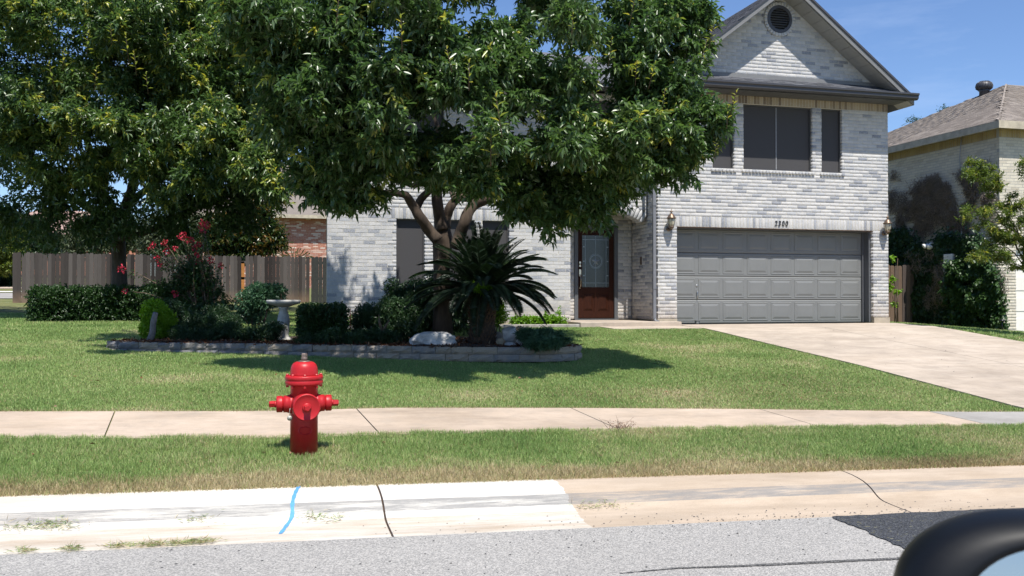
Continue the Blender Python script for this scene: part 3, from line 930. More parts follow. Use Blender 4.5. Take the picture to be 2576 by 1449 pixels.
# raised moulding around (outer rim proud of the section)
rim_v = [(-.2575 - .008, .0, -.1975 - .008), (.2575 + .008, .0, -.1975 - .008), (.2575 + .008, .0, .1975 + .008), (-.2575 - .008, .0, .1975 + .008)]
pme = bpy.data.meshes.new("panel")
PV = [(x, y * .55 - .008, z) for x, y, z in pv] + rim_v
PF = pf + [(24 + j, 24 + (j + 1) % 4, (j + 1) % 4, j) for j in range(4)]
pme.from_pydata(PV, [], PF); pme.materials.append(M['door_grey']); pme.update()
cw = (DX1 - DX0) / 8
for k in range(4):
    for i in range(8):
        o = bpy.data.objects.new("panel", pme); COL.objects.link(o); o.parent = gd
        o.location = (DX0 + cw * (i + .5), DYF - .001, .012 + (k + .5) * sh)
mb = MB()
mb.lathe([(.022, 0), (.022, .012), (.012, .016)], (0, 0, 0), 12, Matrix.Translation((9.31, DYF, .86)) @ Matrix.Rotation(R(90), 4, 'X'))
mb.tube([(9.31, DYF - .02, .74), (9.31, DYF - .035, .73), (9.314, DYF - .03, .64), (9.32, DYF - .02, .55)], [.012, .012, .009, .006], 8)
mb.build("lock_handle", M['steel'], gd)
mb = MB(); mb.box(9.26, 9.38, DYF - .03, DYF - .001, .075, .095); mb.box(9.29, 9.35, DYF - .02, DYF - .001, .012, .075)
mb.build("lift_handle", M['door_grey'], gd)
mb = MB(); mb.box(DX0, DX1, DYF - .004, DYF + .03, -.002, .013); mb.build("bottom_seal", M['black'], gd)

# windows with dark solar screens
def window(x0, x1, z0, z1, Y, mull=None, meeting=None, sill=True):
    mb = MB(); d0 = Y + .098; t = .03
    mb.box(x0, x0 + t, d0 - .03, d0 + .05, z0, z1); mb.box(x1 - t, x1, d0 - .03, d0 + .05, z0, z1)
    mb.box(x0 + t, x1 - t, d0 - .03, d0 + .05, z1 - t, z1); mb.box(x0 + t, x1 - t, d0 - .03, d0 + .05, z0, z0 + t)
    w = mb.build("window", M['screen_frame'], house)
    cells = [(x0 + t, x1 - t)] if not mull else [(x0 + t, mull - .012), (mull + .012, x1 - t)]
    for a_, b_ in cells:
        m2 = MB(); m2.box(a_ + .001, b_ - .001, d0, d0 + .02, z0 + t + .001, z1 - t - .001); m2.build("screen", M['screen'], w)
    if mull:
        m2 = MB(); m2.box(mull - .011, mull + .011, d0 - .012, d0 + .03, z0 + t + .001, z1 - t - .001); m2.build("mullion", M['mullion'], w)
    return w
for (a_, b_) in UPW: window(a_, b_, 3.4675, 4.94, FY, mull=(11.17 if b_ - a_ > 1 else None))
for (a_, b_) in LWN: window(a_, b_, .68, 2.2325, LY)
window(2.4, 3.6, 3.47, 4.94, LY); window(6.3, 7.4, 3.47, 4.94, LY)

# gable vent
mb = MB()
seg = 40
def ring(mb, cx, cz, r0, r1, y0, y1):
    vs_ = []
    for k in range(seg):
        a_ = 2 * math.pi * k / seg
        for r_, y_ in ((r0, y0), (r1, y0), (r1, y1), (r0, y1)): vs_.append((cx + r_ * math.sin(a_), y_, cz + r_ * math.cos(a_)))
    fs_ = []
    for k in range(seg):
        j = (k + 1) % seg
        for q in range(4): fs_.append((4 * k + q, 4 * j + q, 4 * j + (q + 1) % 4, 4 * k + (q + 1) % 4))
    mb.add(vs_, fs_)
ring(mb, VC[0], VC[1], .245, .313, FY - .045, FY + .08)
vent = mb.build("gable_vent", M['gutter'], house)
for k in range(9):
    zc = VC[1] - .22 + k * .055; hw = math.sqrt(max(.001, .246 ** 2 - (zc - VC[1]) ** 2))
    m2 = MB(); m2.box(-hw, hw, -.028, .028, -.004, .004, M=Matrix.Translation((VC[0], FY - .005, zc)) @ Matrix.Rotation(R(38), 4, 'X'))
    m2.build("louver", M['trim_grey'], vent)
mb = MB(); mb.lathe([(.31, 0), (.31, .02)], (0, 0, 0), 32, Matrix.Translation((VC[0], FY + .10, VC[1])) @ Matrix.Rotation(R(90), 4, 'X')); mb.build("vent_backing", M['dark'], vent)

# roofs -------------------------------------------------------------
def roof_shingles(items, o, u, up, wlen, nrows, clip=None, tabw=.30, expo=.14, mat=None, weight=None, thick=.012):
    """shingle tabs lie on the slope plane: o corner at the eave, u along the eave, up the slope"""
    u = Vector(u).normalized(); up = Vector(up).normalized(); nrm = u.cross(up).normalized()
    if nrm.z < 0: nrm = -nrm
    B = Matrix(((u.x, up.x, nrm.x, 0), (u.y, up.y, nrm.y, 0), (u.z, up.z, nrm.z, 0), (0, 0, 0, 1)))
    for r_ in range(nrows):
        s_ = -tabw * random.random()
        while s_ < wlen:
            w_ = tabw * random.choice((.6, .8, 1, 1.2))
            c_ = s_ + w_ / 2; h_ = (r_ + .5) * expo
            if (clip is None and 0 <= s_ and s_ + w_ <= wlen + .05) or (clip is not None and clip(c_, h_)):
                p = Vector(o) + u * c_ + up * h_ + nrm * .006
                T = Matrix.Translation(p) @ B @ Matrix.Rotation(-.055, 4, 'X') @ Matrix.Diagonal((w_ - .008, expo * 1.25, thick, 1))
                items.append((T, random.random(), weight(p) if weight else -(p - C0).length))
            s_ += w_
BOX = ([(-.5, -.5, -.5), (.5, -.5, -.5), (.5, .5, -.5), (-.5, .5, -.5), (-.5, -.5, .5), (.5, -.5, .5), (.5, .5, .5), (-.5, .5, .5)],
       [(0, 3, 2, 1), (4, 5, 6, 7), (0, 1, 5, 4), (1, 2, 6, 5), (2, 3, 7, 6), (3, 0, 4, 7)])
sh_items = []
GY0, GY1 = 17.88, 27.2
EX = 3.19; EZ = PEAK[1] - RS * EX
mb = MB()
# garage roof body: two slopes of 0.15 m
for sgn in (-1, 1):
    pk = Vector((PEAK[0], GY0 + .02, PEAK[1] - .02)); ev = Vector((PEAK[0] + sgn * EX, GY0 + .02, EZ - .02))
    P = [pk, ev, ev - Vector((0, 0, .14)), pk - Vector((0, 0, .14))]
    mb.prism(P if sgn < 0 else P[::-1], (0, GY1 - GY0, 0))
roof_g = mb.build("roof", M['shingle'], house)
sl = Vector((1, 0, RS)).normalized(); slen = EX * math.sqrt(1 + RS * RS)
roof_shingles(sh_items, (PEAK[0] - EX, GY1, EZ), (0, -1, 0), sl, GY1 - GY0, int(slen / .14), weight=lambda p: -(p - C0).length + (50 if p.z > 6 else 0))
roof_shingles(sh_items, (PEAK[0] + EX, GY0, EZ), (0, 1, 0), Vector((-1, 0, RS)), GY1 - GY0, int(slen / .14), weight=lambda p: -100 - (p - C0).length)
# pent roof across the gable foot
PZ0, PZ1 = 5.27, 5.52
mb = MB(); mb.prism([(PEAK[0] - EX + .02, 17.90, PZ0), (PEAK[0] - EX + .02, FY - .005, PZ1 - .01), (PEAK[0] - EX + .02, FY - .005, PZ0 - .13), (PEAK[0] - EX + .02, 17.90, PZ0 - .13)], (2 * EX - .04, 0, 0))
pent = mb.build("roof", M['shingle'], house)
pu = Vector((0, FY - 17.9, PZ1 - PZ0)); pent_items = []
roof_shingles(sh_items, (PEAK[0] - EX, 17.87, PZ0 - .005), (1, 0, 0), pu, 2 * EX, 4, weight=lambda p: 100 - (p - C0).length)
emit_pieces(house, "shingle", BOX, sh_items, M['shingle'], "shingles", 300, parent=roof_g)
mb = MB(); mb.prism([(8.3, FY - .03, 5.50), (8.3, FY - .03, 5.60), (8.3, FY - .002, 5.61), (8.3, FY - .002, 5.50)][::-1], (5.8, 0, 0))
mb.build("flashing", M['fascia'], house)
# soffit under the front eave and under the rakes, in boards
def soffit_board(P, d, parent):
    m2 = MB(); m2.prism(P, d); m2.build("soffit_board", M['soffit'], parent)
x = PEAK[0] - EX + .03
while x < PEAK[0] + EX - .05:
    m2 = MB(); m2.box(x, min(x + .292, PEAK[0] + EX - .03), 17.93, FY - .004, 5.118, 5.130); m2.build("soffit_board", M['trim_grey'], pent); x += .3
for sgn in (-1, 1):
    s_ = .1
    while s_ < EX - .1:
        s1 = min(s_ + .232, EX - .02)
        za, zb = PEAK[1] - .17 - RS * s_, PEAK[1] - .17 - RS * s1
        xa, xb = PEAK[0] + sgn * s_, PEAK[0] + sgn * s1
        m2 = MB(); P = [(xa, 17.93, za), (xb, 17.93, zb), (xb, 17.93, zb - .012), (xa, 17.93, za - .012)]
        m2.prism(P if sgn < 0 else P[::-1], (0, FY - 17.93 + .02, 0)); m2.build("soffit_board", M['soffit'], roof_g); s_ += .24
# rake fascia
for sgn in (-1, 1):
    mb = MB(); a_ = (PEAK[0], PEAK[1] - .015); b_ = (PEAK[0] + sgn * (EX - .02), EZ + .0)
    P = [(a_[0], 17.885, a_[1]), (b_[0], 17.885, b_[1]), (b_[0], 17.885, b_[1] - .15), (a_[0], 17.885, a_[1] - .15)]
    mb.prism(P if sgn < 0 else P[::-1], (0, .045, 0)); mb.build("rake_board", M['fascia'], house)
    mb = MB(); P = [(a_[0], 17.862, a_[1] + .035), (b_[0], 17.862, b_[1] + .035), (b_[0], 17.862, b_[1] - .022), (a_[0], 17.862, a_[1] - .022)]
    mb.prism(P if sgn < 0 else P[::-1], (0, .022, 0)); mb.build("drip_edge", M['gutter'], house)
# gutter
mb = MB()
gp = [(17.90, 5.13), (17.83, 5.13), (17.795, 5.165), (17.795, 5.215), (17.765, 5.24), (17.765, 5.275), (17.90, 5.275)]
mb.prism([(PEAK[0] - EX - .02, y, z) for y, z in gp], (2 * EX + .06, 0, 0)); mb.build("gutter", M['gutter'], house)
# main roof: hip, with gutter and soffit
mb = MB(); ex0, ex1, ey0, ey1, ez, rz_ = .85, 10.5, 18.43, 27.3, 5.16, 6.95
mb.add([(ex0, ey0, ez), (ex1, ey0, ez), (ex1, ey1, ez), (ex0 + .6, ey1, ez), (4.9, 22.6, rz_), (ex1, 22.6, rz_)],
       [(0, 1, 5, 4), (2, 3, 4, 5), (3, 0, 4), (0, 3, 2, 1), (1, 2, 5)])
mb.build("roof", M['shingle'], house)
mb = MB(); mb.prism([(ex0, y + .55, z - .06) for y, z in gp], (8.05 - ex0, 0, 0)); mb.build("gutter", M['gutter'], house)
# downspout at the corner
mb = MB(); mb.box(8.125, 8.195, FY + .03, FY + .085, .13, 4.6)
mb.tube([(8.16, FY + .055, .15), (8.165, FY + .02, .08), (8.19, FY - .12, .065)], .036, 4, smooth=False)
for z in (.78, 2.6): mb.box(8.113, 8.207, FY + .02, FY + .09, z, z + .03)
mb.build("downspout", M['downspout'], house)
# porch slab
mb = MB(); mb.prism([(6.34, 18.12, -.10), (8.64, 18.10, -.10), (8.64, 18.37, -.10), (8.19, 18.37, -.10), (8.19, BY, -.10), (6.40, BY, -.10), (6.40, LY - .014, -.10), (6.34, LY - .014, -.10)], (0, 0, .175))
bevel(mb.build("porch_step", M['drive'], house), .012, 2)
# front door
fr = MB(); fy = BY - .03
fr.box(6.80, 6.885, fy, BY + .1, .075, 2.25); fr.box(7.775, 7.86, fy, BY + .1, .075, 2.25); fr.box(6.885, 7.775, fy, BY + .1, 2.16, 2.25)
fr.box(6.80, 7.86, fy - .02, BY + .06, .075, .105)
fd = fr.build("door_frame", M['trim_grey'], house)
def dd(name, mat, *boxes, par=None):
    m2 = MB()
    for b_ in boxes: m2.box(*b_)
    return m2.build(name, mat, par)
dy = BY + .02
door = dd("front_door", M['wood_door'], (6.888, 7.0, dy, dy + .045, .125, 2.155), (7.66, 7.772, dy, dy + .045, .125, 2.155), (7.0, 7.66, dy, dy + .045, 2.03, 2.155), (7.0, 7.66, dy, dy + .045, .125, .26), (7.0, 7.66, dy, dy + .045, .70, .83), (7.30, 7.36, dy, dy + .045, .26, .70), (7.0, 7.66, dy + .012, dy + .04, .24, .72), par=house)
for (a_, b_) in ((7.03, 7.27), (7.39, 7.63)):
    m2 = MB(); z0, z1 = .29, .67
    vs_ = [(a_, dy + .012, z0), (b_, dy + .012, z0), (b_, dy + .012, z1), (a_, dy + .012, z1), (a_ + .05, dy - .006, z0 + .05), (b_ - .05, dy - .006, z0 + .05), (b_ - .05, dy - .006, z1 - .05), (a_ + .05, dy - .006, z1 - .05)]
    m2.add(vs_, [(4, 5, 6, 7)] + [(i, (i + 1) % 4, 4 + (i + 1) % 4, 4 + i) for i in range(4)]); m2.build("door_panel", M['wood_door'], door)
m2 = MB(); m2.box(7.002, 7.658, dy + .005, dy + .02, .832, 2.028); m2.build("glass", M['door_glass'], door)
cam_ = MB(); gy0, gy1 = dy - .001, dy + .006
for x in (7.075, 7.33, 7.585): cam_.box(x - .006, x + .006, gy0, gy1, .84, 2.02)
for z in (.93, 1.93): cam_.box(7.01, 7.65, gy0, gy1, z - .006, z + .006)
for z in (1.10, 1.43, 1.76):
    for x in (7.04, 7.62): cam_.box(x - .02, x + .02, gy0 - .002, gy1, z - .012, z + .012)
ring(cam_, 7.33, 1.43, .135, .150, gy0 - .004, gy1); ring(cam_, 7.33, 1.43, .165, .172, gy0 - .003, gy1)
st = []
for k in range(10):
    r_ = .118 if k % 2 == 0 else .047; a_ = math.pi * k / 5
    st.append((7.33 + r_ * math.sin(a_), 1.43 + r_ * math.cos(a_)))
cam_.add([(x, gy0 - .002, z) for x, z in st] + [(7.33, gy0 - .014, 1.43)], [(k, (k + 1) % 10, 10) for k in range(10)])
cam_.build("leaded_star_ornament", M['caming'], door)
hb = MB(); hb.box(6.925, 6.965, dy - .02, dy, 1.30, 1.42); hb.box(6.92, 6.968, dy - .02, dy, 1.08, 1.24)
hb.tube([(6.945, dy - .02, 1.13), (6.945, dy - .065, 1.08), (6.945, dy - .07, .98), (6.945, dy - .055, .86), (6.945, dy - .01, .82)], [.008, .009, .011, .009, .008], 8)
hb.lathe([(.022, 0), (.022, .01), (.014, .018)], (0, 0, 0), 12, Matrix.Translation((6.945, dy - .02, 1.36)) @ Matrix.Rotation(R(90), 4, 'X'))
hb.lathe([(.02, 0), (.02, .012)], (0, 0, 0), 12, Matrix.Translation((6.945, dy, .82)) @ Matrix.Rotation(R(90), 4, 'X'))
hb.build("door_handle", M['brass'], door)
m2 = MB(); m2.box(8.19, 8.222 - .004, 19.28, 19.335, 1.34, 1.52); m2.build("doorbell_plate", M['bronze'], house)
# planter edge of rough stone along the foot of the wall
mb = MB()
mb.box(1.3, 6.33, 18.14, 18.30, -.2, .035)
pe = tag(bevel(mb.build("planter_kerb", M['rock_grey']), .01), "rough grey stone edging along the wall left of the porch step", "garden edging")

# house number, one digit after the other
numo = None
for i, ch in enumerate("2300"):
    cu = bpy.data.curves.new("digit", 'FONT'); cu.body = ch; cu.size = .165; cu.extrude = .008; cu.shear = .15; cu.align_x = 'CENTER'
    cu.materials.append(M['black'])
    o = bpy.data.objects.new("digit", cu); COL.objects.link(o); o.parent = house
    o.matrix_parent_inverse = Matrix.Translation(-house.location)
    o.location = (11.10 + i * .09, FY - .012, 2.215); o.rotation_euler = (R(90), 0, 0); o.scale = (.85, 1, 1)
    bpy.context.view_layer.update()
    mz = bpy.data.meshes.new_from_object(o.evaluated_get(bpy.context.evaluated_depsgraph_get()))
    q_ = bpy.data.objects.new("digit", mz); COL.objects.link(q_); q_.parent = house; q_.matrix_parent_inverse = o.matrix_parent_inverse.copy(); q_.matrix_basis = o.matrix_basis.copy()
    bpy.data.objects.remove(o); q_.name = "digit"

# wall lanterns beside the garage
def lantern(loc, label):
    L = thing("wall_lantern", loc, label, "lantern", "lanterns beside the garage door")
    x, y, z = loc       # loc: foot of the glass on the wall plane
    cy = y - .15
    m = MB(); m.lathe([(.055, 0), (.055, .02), (.02, .035)], (0, 0, 0), 16, Matrix.Translation((x, y, z - .035)) @ Matrix.Rotation(R(90), 4, 'X'))
    m.tube([(x, y - .02, z - .04), (x, y - .09, z - .075), (x, cy, z - .06), (x, cy, z - .02)], .014, 8)
    m.build("bracket", M['bronze'], L)
    m = MB(); m.lathe([(.02, -.055), (.05, -.03), (.058, 0), (.05, .012)], (x, cy, z), 20); m.build("base_cup", M['bronze'], L)
    m = MB(); m.lathe([(.045, .012), (.062, .06), (.074, .12), (.078, .185)], (x, cy, z), 20)
    m.build("glass_shade", simple('lantern_glass', (.50, .47, .36), .15, .1, 30, spec=.8), L)
    for k in range(6):
        a_ = k * math.pi / 3 + .3; m = MB()
        m.tube([(x + r_ * math.cos(a_), cy + r_ * math.sin(a_), z + h_) for r_, h_ in ((.052, .0), (.072, .06), (.084, .12), (.086, .19))], .0045, 5); m.build("rib", M['bronze'], L)
    m = MB(); m.lathe([(.105, .178), (.108, .186), (.085, .21), (.062, .25), (.035, .285), (.012, .295), (.016, .31), (.036, .325), (.03, .335), (.01, .345), (.005, .39)], (x, cy, z), 24)
    m.build("cap", M['bronze'], L)
    return L
lantern((8.47, FY, 2.13), "bronze wall lantern on the brick pier between the downspout and the garage door")
lantern((13.93, FY, 2.13), "bronze wall lantern at the corner of the house above the small brown fence")

# ------------------------------------------------------------------ plants: leaves as folded blades
def unit(A): return A / np.maximum(1e-9, np.linalg.norm(A, axis=1, keepdims=True))
def leaf_arrays(P, D, L, Wd, fold=.18, bend=.15):
    """P base points, D unit directions, L lengths, Wd widths -> vertices and triangles, two per leaf"""
    n = len(P)
    Rn = unit(rng.normal(size=(n, 3)) * .55 + np.array([0, 0, 1.0]))
    S = unit(np.cross(D, Rn)); N = unit(np.cross(S, D))
    L = np.asarray(L).reshape(-1, 1) * np.ones((n, 1)); Wd = np.asarray(Wd).reshape(-1, 1) * np.ones((n, 1))
    mid = P + D * L * .48 + N * L * .04
    V = np.stack([P, mid + S * Wd * .5 + N * Wd * fold, P + D * L - np.array([0, 0, 1.]) * L * bend, mid - S * Wd * .5 + N * Wd * fold], 1)
    b = (np.arange(n) * 4)[:, None]
    F = np.concatenate([b + np.array([[0, 1, 2]]), b + np.array([[0, 2, 3]])], 1).reshape(-1, 3)
    return V.reshape(-1, 3), F

def build_leaves(name, parent, mat, P, D, L, Wd, tone, fold=.18, bend=.15, stuff=True):
    V, F = leaf_arrays(P, D, L, Wd, fold, bend)
    o = link(name, np_mesh(name, V, F, mat, np.repeat(tone, 2)), parent)
    if stuff: o["kind"] = "stuff"
    return o

def sample_blobs(blobs, n, shell=.55):
    """blobs rows: cx cy cz rx ry rz; points weighted to the outer shell"""
    B = np.array(blobs, float)
    w = (B[:, 3] * B[:, 4] * B[:, 5]) ** (2 / 3); k = rng.choice(len(B), n, p=w / w.sum())
    d = unit(rng.normal(size=(n, 3)))
    r = 1 - shell * rng.random(n) ** 1.6
    p = B[k, :3] + d * r[:, None] * B[k, 3:6]
    return p, d, k

def clumps(P, O, k, spread, up=.15, droop=.35):
    """k leaves round each twig point P pointing outwards O"""
    n = len(P)
    T = unit(O * .6 + rng.normal(size=(n, 3)) * .5 + np.array([0, 0, up]))
    i = np.repeat(np.arange(n), k)
    s = np.tile(np.linspace(0, 1, k), n)[:, None]
    rad = unit(rng.normal(size=(n * k, 3)))
    base = P[i] + T[i] * (s - .3) * spread
    D = unit(T[i] * .55 + rad * .75 + np.array([0, 0, -droop]))
    return base, D, i

def cull_hidden(P, m=120):
    """keep what the camera or the sun could meet: nothing far outside the view"""
    return P

# ------------------------------------------------------------------ main tree on the bed
TB = Vector((2.70, 14.45, -.16))
tree = thing("broadleaf_tree", TB, "large dark green tree rising from the stone-edged bed in front of the house", "tree")
def z4(x, y, d): return atD((900 + .3106 * x) / 1.031, (450 + .3106 * y) / 1.031, d)
mb = MB()
bx = (795)
mb.tube([z4(800, 1340, 14.45), z4(795, 1150, 14.45), z4(792, 950, 14.45), z4(790, 750, 14.45), z4(800, 560, 14.5), z4(790, 460, 14.5)], [.17, .14, .13, .135, .165, .14], 14, jit=.04)
trunk = mb.build("trunk", M['bark'], tree)
D_ = 14.4
limbs = [
    ([(760, 560), (690, 480), (620, 380), (570, 300), (530, 240), (490, 180), (380, 165), (180, 140), (60, 60), (-40, -60)], [.11, .10, .095, .09, .08, .065, .05, .042, .032, .02], D_ - .3, -.4),
    ([(575, 300), (620, 210), (690, 130), (640, 70), (560, 100), (450, 60), (330, -60)], [.075, .07, .07, .06, .05, .035, .02], D_ - .1, -.3),
    ([(800, 480), (775, 380), (755, 250), (750, 120), (760, 0), (740, -150), (760, -330), (720, -520)], [.12, .11, .10, .095, .085, .07, .05, .03], D_, 0),
    ([(690, 140), (730, 60), (770, -60), (850, -200), (900, -400)], [.06, .055, .05, .035, .02], D_ - .2, -.3),
    ([(820, 460), (830, 370), (870, 270), (930, 200), (1020, 200), (1100, 130), (1130, 60), (1180, -60), (1300, -200)], [.10, .095, .085, .085, .075, .065, .055, .045, .03], D_ + .1, .3),
    ([(905, 220), (880, 150), (890, 90), (930, 0), (960, -150)], [.065, .06, .05, .04, .03], D_ + .1, .5),
    ([(900, 620), (950, 500), (985, 400), (1020, 310), (1080, 250), (1180, 210), (1270, 150), (1340, 60), (1420, -40), (1560, -140), (1740, -230)], [.10, .11, .105, .10, .095, .09, .08, .07, .055, .04, .025], D_ - .2, .1),
    ([(1150, 220), (1180, 120), (1200, 20), (1260, -120), (1240, -320), (1280, -520)], [.07, .065, .055, .045, .035, .02], D_ - .1, .4),
    ([(790, 120), (860, 50), (960, -20), (1010, -160), (1060, -360)], [.06, .045, .04, .03, .02], D_ - .1, -.6),
]
for P, rad, dep, dd_ in limbs:
    n = len(P); m2 = MB()
    pts = [z4(x, y, dep + dd_ * i / n * 1.5 + .05 * math.sin(i * 2.1)) for i, (x, y) in enumerate(P)]
    # smooth the polyline
    sp, sr = [], []
    for i in range(n - 1):
        p0, p1, p2, p3 = pts[max(0, i - 1)], pts[i], pts[i + 1], pts[min(n - 1, i + 2)]
        for t in (0, .33, .66):
            t2, t3 = t * t, t * t * t
            sp.append(.5 * ((2 * p1) + (p2 - p0) * t + (2 * p0 - 5 * p1 + 4 * p2 - p3) * t2 + (3 * p1 - p0 - 3 * p2 + p3) * t3)); sr.append(rad[i] * (1 - t) + rad[i + 1] * t)
    sp.append(pts[-1]); sr.append(rad[-1]); sr = [q_ * .86 for q_ in sr]
    m2.tube(sp, sr, 10, jit=.07); m2.build("limb", M['bark'], tree)

FRONT = lambda px, py: (1.6 if px < 1250 else (1.4 if (py < 400 and px < 1560) else .6)) * (1 if py < 440 else .8) + (py - 250) * .0016
def bl(px, py, d, r, rz_=None, ry=None):
    # crown blobs of the front tree are listed by their far depth and stand nearer by FRONT
    d = d - FRONT(px, py)
    p = atD(px, py, d); return (p.x, p.y, p.z, r, ry or r, rz_ or r * .8)
fringe = [  # lower and right outline of the crown
    bl(812, 455, 12.8, .32), bl(862, 435, 13, .5), bl(825, 485, 12.6, .15), bl(930, 430, 13, .5), bl(1010, 420, 13.2, .55), bl(900, 370, 12.8, .6), bl(1090, 400, 13, .45), bl(1180, 420, 12.6, .45), bl(1230, 400, 13.4, .5),
    bl(1300, 500, 12.7, .30), bl(1340, 520, 12.9, .34), bl(1385, 545, 12.9, .26), bl(1440, 520, 13, .42), bl(1500, 530, 13.1, .30), bl(1490, 470, 13, .5), bl(1560, 430, 13.2, .36), bl(1400, 450, 13, .5), bl(1310, 430, 13.2, .5),
    bl(1620, 420, 12.9, .42), bl(1680, 420, 12.8, .34), bl(1660, 330, 12.8, .6), bl(1720, 350, 12.6, .35), bl(1725, 280, 12.6, .35), bl(1680, 200, 12.6, .5), bl(1735, 110, 12.5, .25), bl(1690, 60, 12.6, .45),
    bl(1785, 310, 12.4, .20), bl(1815, 290, 12.3, .14), bl(1670, 0, 12.6, .45), bl(1600, 100, 12.4, .8), bl(1560, 250, 12.4, .8), bl(1580, 370, 12.6, .6),
    bl(1450, 330, 12.5, .6), bl(1250, 200, 12.2, .6), bl(1350, 100, 12.0, .8), bl(1130, 230, 12.2, .55), bl(1170, 80, 12, .8), bl(960, 250, 12.2, .75), bl(960, 80, 12, .8), bl(800, 200, 12.2, .75), bl(820, 330, 12.4, .65), bl(780, 60, 12, .8), bl(1250, 330, 11.6, .25),
]
body = []
for k in range(120):    # upper and forward mass that shades the lawn
    th = random.uniform(0, 2 * math.pi); ph = math.asin(random.uniform(-.1, 1)); rr = random.uniform(.72, 1.0)
    c_ = (1.8 + 4.2 * math.cos(th) * math.cos(ph) * rr, 13.1 + 3.0 * math.sin(th) * math.cos(ph) * rr, 5.4 + 2.6 * math.sin(ph) * rr)
    r_ = random.uniform(.45, .8); dd_ = c_[0] * .2588 + c_[1] * .9659; uu = (c_[0] * .9659 - c_[1] * .2588) / dd_
    if uu < -.20 and c_[2] - r_ < .58 + .34 * dd_: continue
    body.append((*c_, r_, r_, r_ * .8))
def crown(name, parent, mat, blobs, n, k, L, Wl, spread, tone_base, center, shell=.6, gap=.0, droop=.35, seed=0, up=.15, yellow=0, fold=.18):
    P, O, _ = sample_blobs(blobs, n, shell)
    if gap > 0:
        keep = noise3(P, 1.15, seed) > gap; P, O = P[keep], O[keep]
    O = unit(O + .8 * unit(P - np.array(center)))
    base, D, i = clumps(P, O, k, spread, up, droop)
    ct = rng.random(len(P)) * .35 + noise3(P, .8, seed + 3) * .25
    tone = tone_base + ct[i] + rng.normal(size=len(base)) * .06
    if yellow:
        y = (rng.random(len(P)) < yellow); tone = np.where(y[i], .78 + .22 * rng.random(len(base)), tone)
    L_ = L * (.7 + .6 * rng.random(len(base))); W_ = Wl * (.75 + .5 * rng.random(len(base)))
    return build_leaves(name, parent, mat, base, D, L_, W_, np.clip(tone, 0, 1), fold=fold), (P, O)
def lumpy(blobs, m, f):
    out = []
    for b_ in blobs:
        for _ in range(m):
            d_ = Vector((random.gauss(0, 1), random.gauss(0, 1), random.gauss(0, 1))).normalized(); q_ = random.uniform(.55, 1.0)
            g_ = f * random.uniform(.75, 1.3)
            out.append((b_[0] + d_.x * b_[3] * q_, b_[1] + d_.y * b_[4] * q_, b_[2] + d_.z * b_[5] * q_, b_[3] * g_, b_[4] * g_, b_[5] * g_ * .8))
    return out
TC = (2.2, 13.6, 4.0)
o, (PF1, OF1) = crown("crown", tree, M['leaf_main'], lumpy(fringe, 9, .34), 9000, 17, .098, .037, .23, .08, TC, .85, .16, seed=11, yellow=.05, droop=.22)
o, _ = crown("crown", tree, M['leaf_main'], lumpy(body, 5, .34), 5600, 13, .12, .045, .28, .08, TC, .9, .28, seed=12)
# young yellow-green shoots standing out of the crown: the leaves that show largest
shoots = [(1255, 290, 11.2, 1.0), (1235, 370, 11.3, .9), (1010, 85, 11.2, .8), (850, 20, 11.2, .7), (735, 90, 11.2, .7), (650, 300, 11.2, .8), (640, 320, 11.3, .6), (1180, 190, 11.3, .7), (1640, 190, 11.7, .7), (1600, 185, 11.7, .6), (1535, 130, 11.6, .7), (1590, 30, 11.5, .7), (1440, 60, 11.4, .5), (1670, 250, 11.9, .5), (1790, 90, 12.0, .7), (1770, 130, 12, .6), (1845, 260, 12.1, .7), (1830, 295, 12.1, .6), (1800, 375, 12.2, .5), (130, 190, 11.2, .8), (160, 150, 11.2, .6), (180, 330, 11.3, .6), (320, 120, 11.1, .8), (280, 90, 11.1, .6), (340, 160, 11.1, .7), (480, 90, 11, .7), (220, 110, 11.1, .7), (420, 100, 11.1, .6), (240, 200, 11.1, .7), (550, 80, 11.1, .5), (1500, 230, 11.8, .5), (1130, 150, 11.4, .6), (370, 210, 11.1, .6)]
LV = ([(0, 0, 0), (.16, .45, .05), (0, 1, -.12), (-.16, .45, .05)], [(0, 1, 2), (0, 2, 3)])
it = []
for (px, py, d, s_) in shoots:
    d = d - (1.45 if px < 1500 else .7) if px > 735 else 17.6; s_ = s_ * (1 if px > 735 else 1.45)
    root = atD(px, py, d); ax = Vector((random.uniform(-.25, .25), random.uniform(-.5, 0), 1)).normalized()
    m2 = MB(); L_ = .26 * s_; m2.tube([root - ax * L_ * .9, root + ax * L_ * .2, root + ax * L_], [.006, .004, .002], 5); m2.build("shoot", M['stem'], tree)
    for q in range(9):
        t = q / 8; a_ = q * 2.4 + random.random(); r_ = .13 * s_ * (1.1 - .45 * t)
        dirv = (Vector((math.cos(a_), math.sin(a_), .35 + .6 * t))).normalized()
        S = dirv.cross(Vector((0, 0, 1))).normalized(); N = S.cross(dirv)
        B = Matrix(((S.x, dirv.x, N.x, 0), (S.y, dirv.y, N.y, 0), (S.z, dirv.z, N.z, 0), (0, 0, 0, 1)))
        p = root + ax * L_ * (-.4 + 1.3 * t)
        it.append((Matrix.Translation(p) @ B @ Matrix.Scale(r_ * random.uniform(.8, 1.15), 4), random.uniform(.78, 1.0), 1))
emit_pieces(tree, "leaf", LV, it, M['leaf_main'], "leaves", 300, parent=tree)

FRONT = lambda px, py: 0
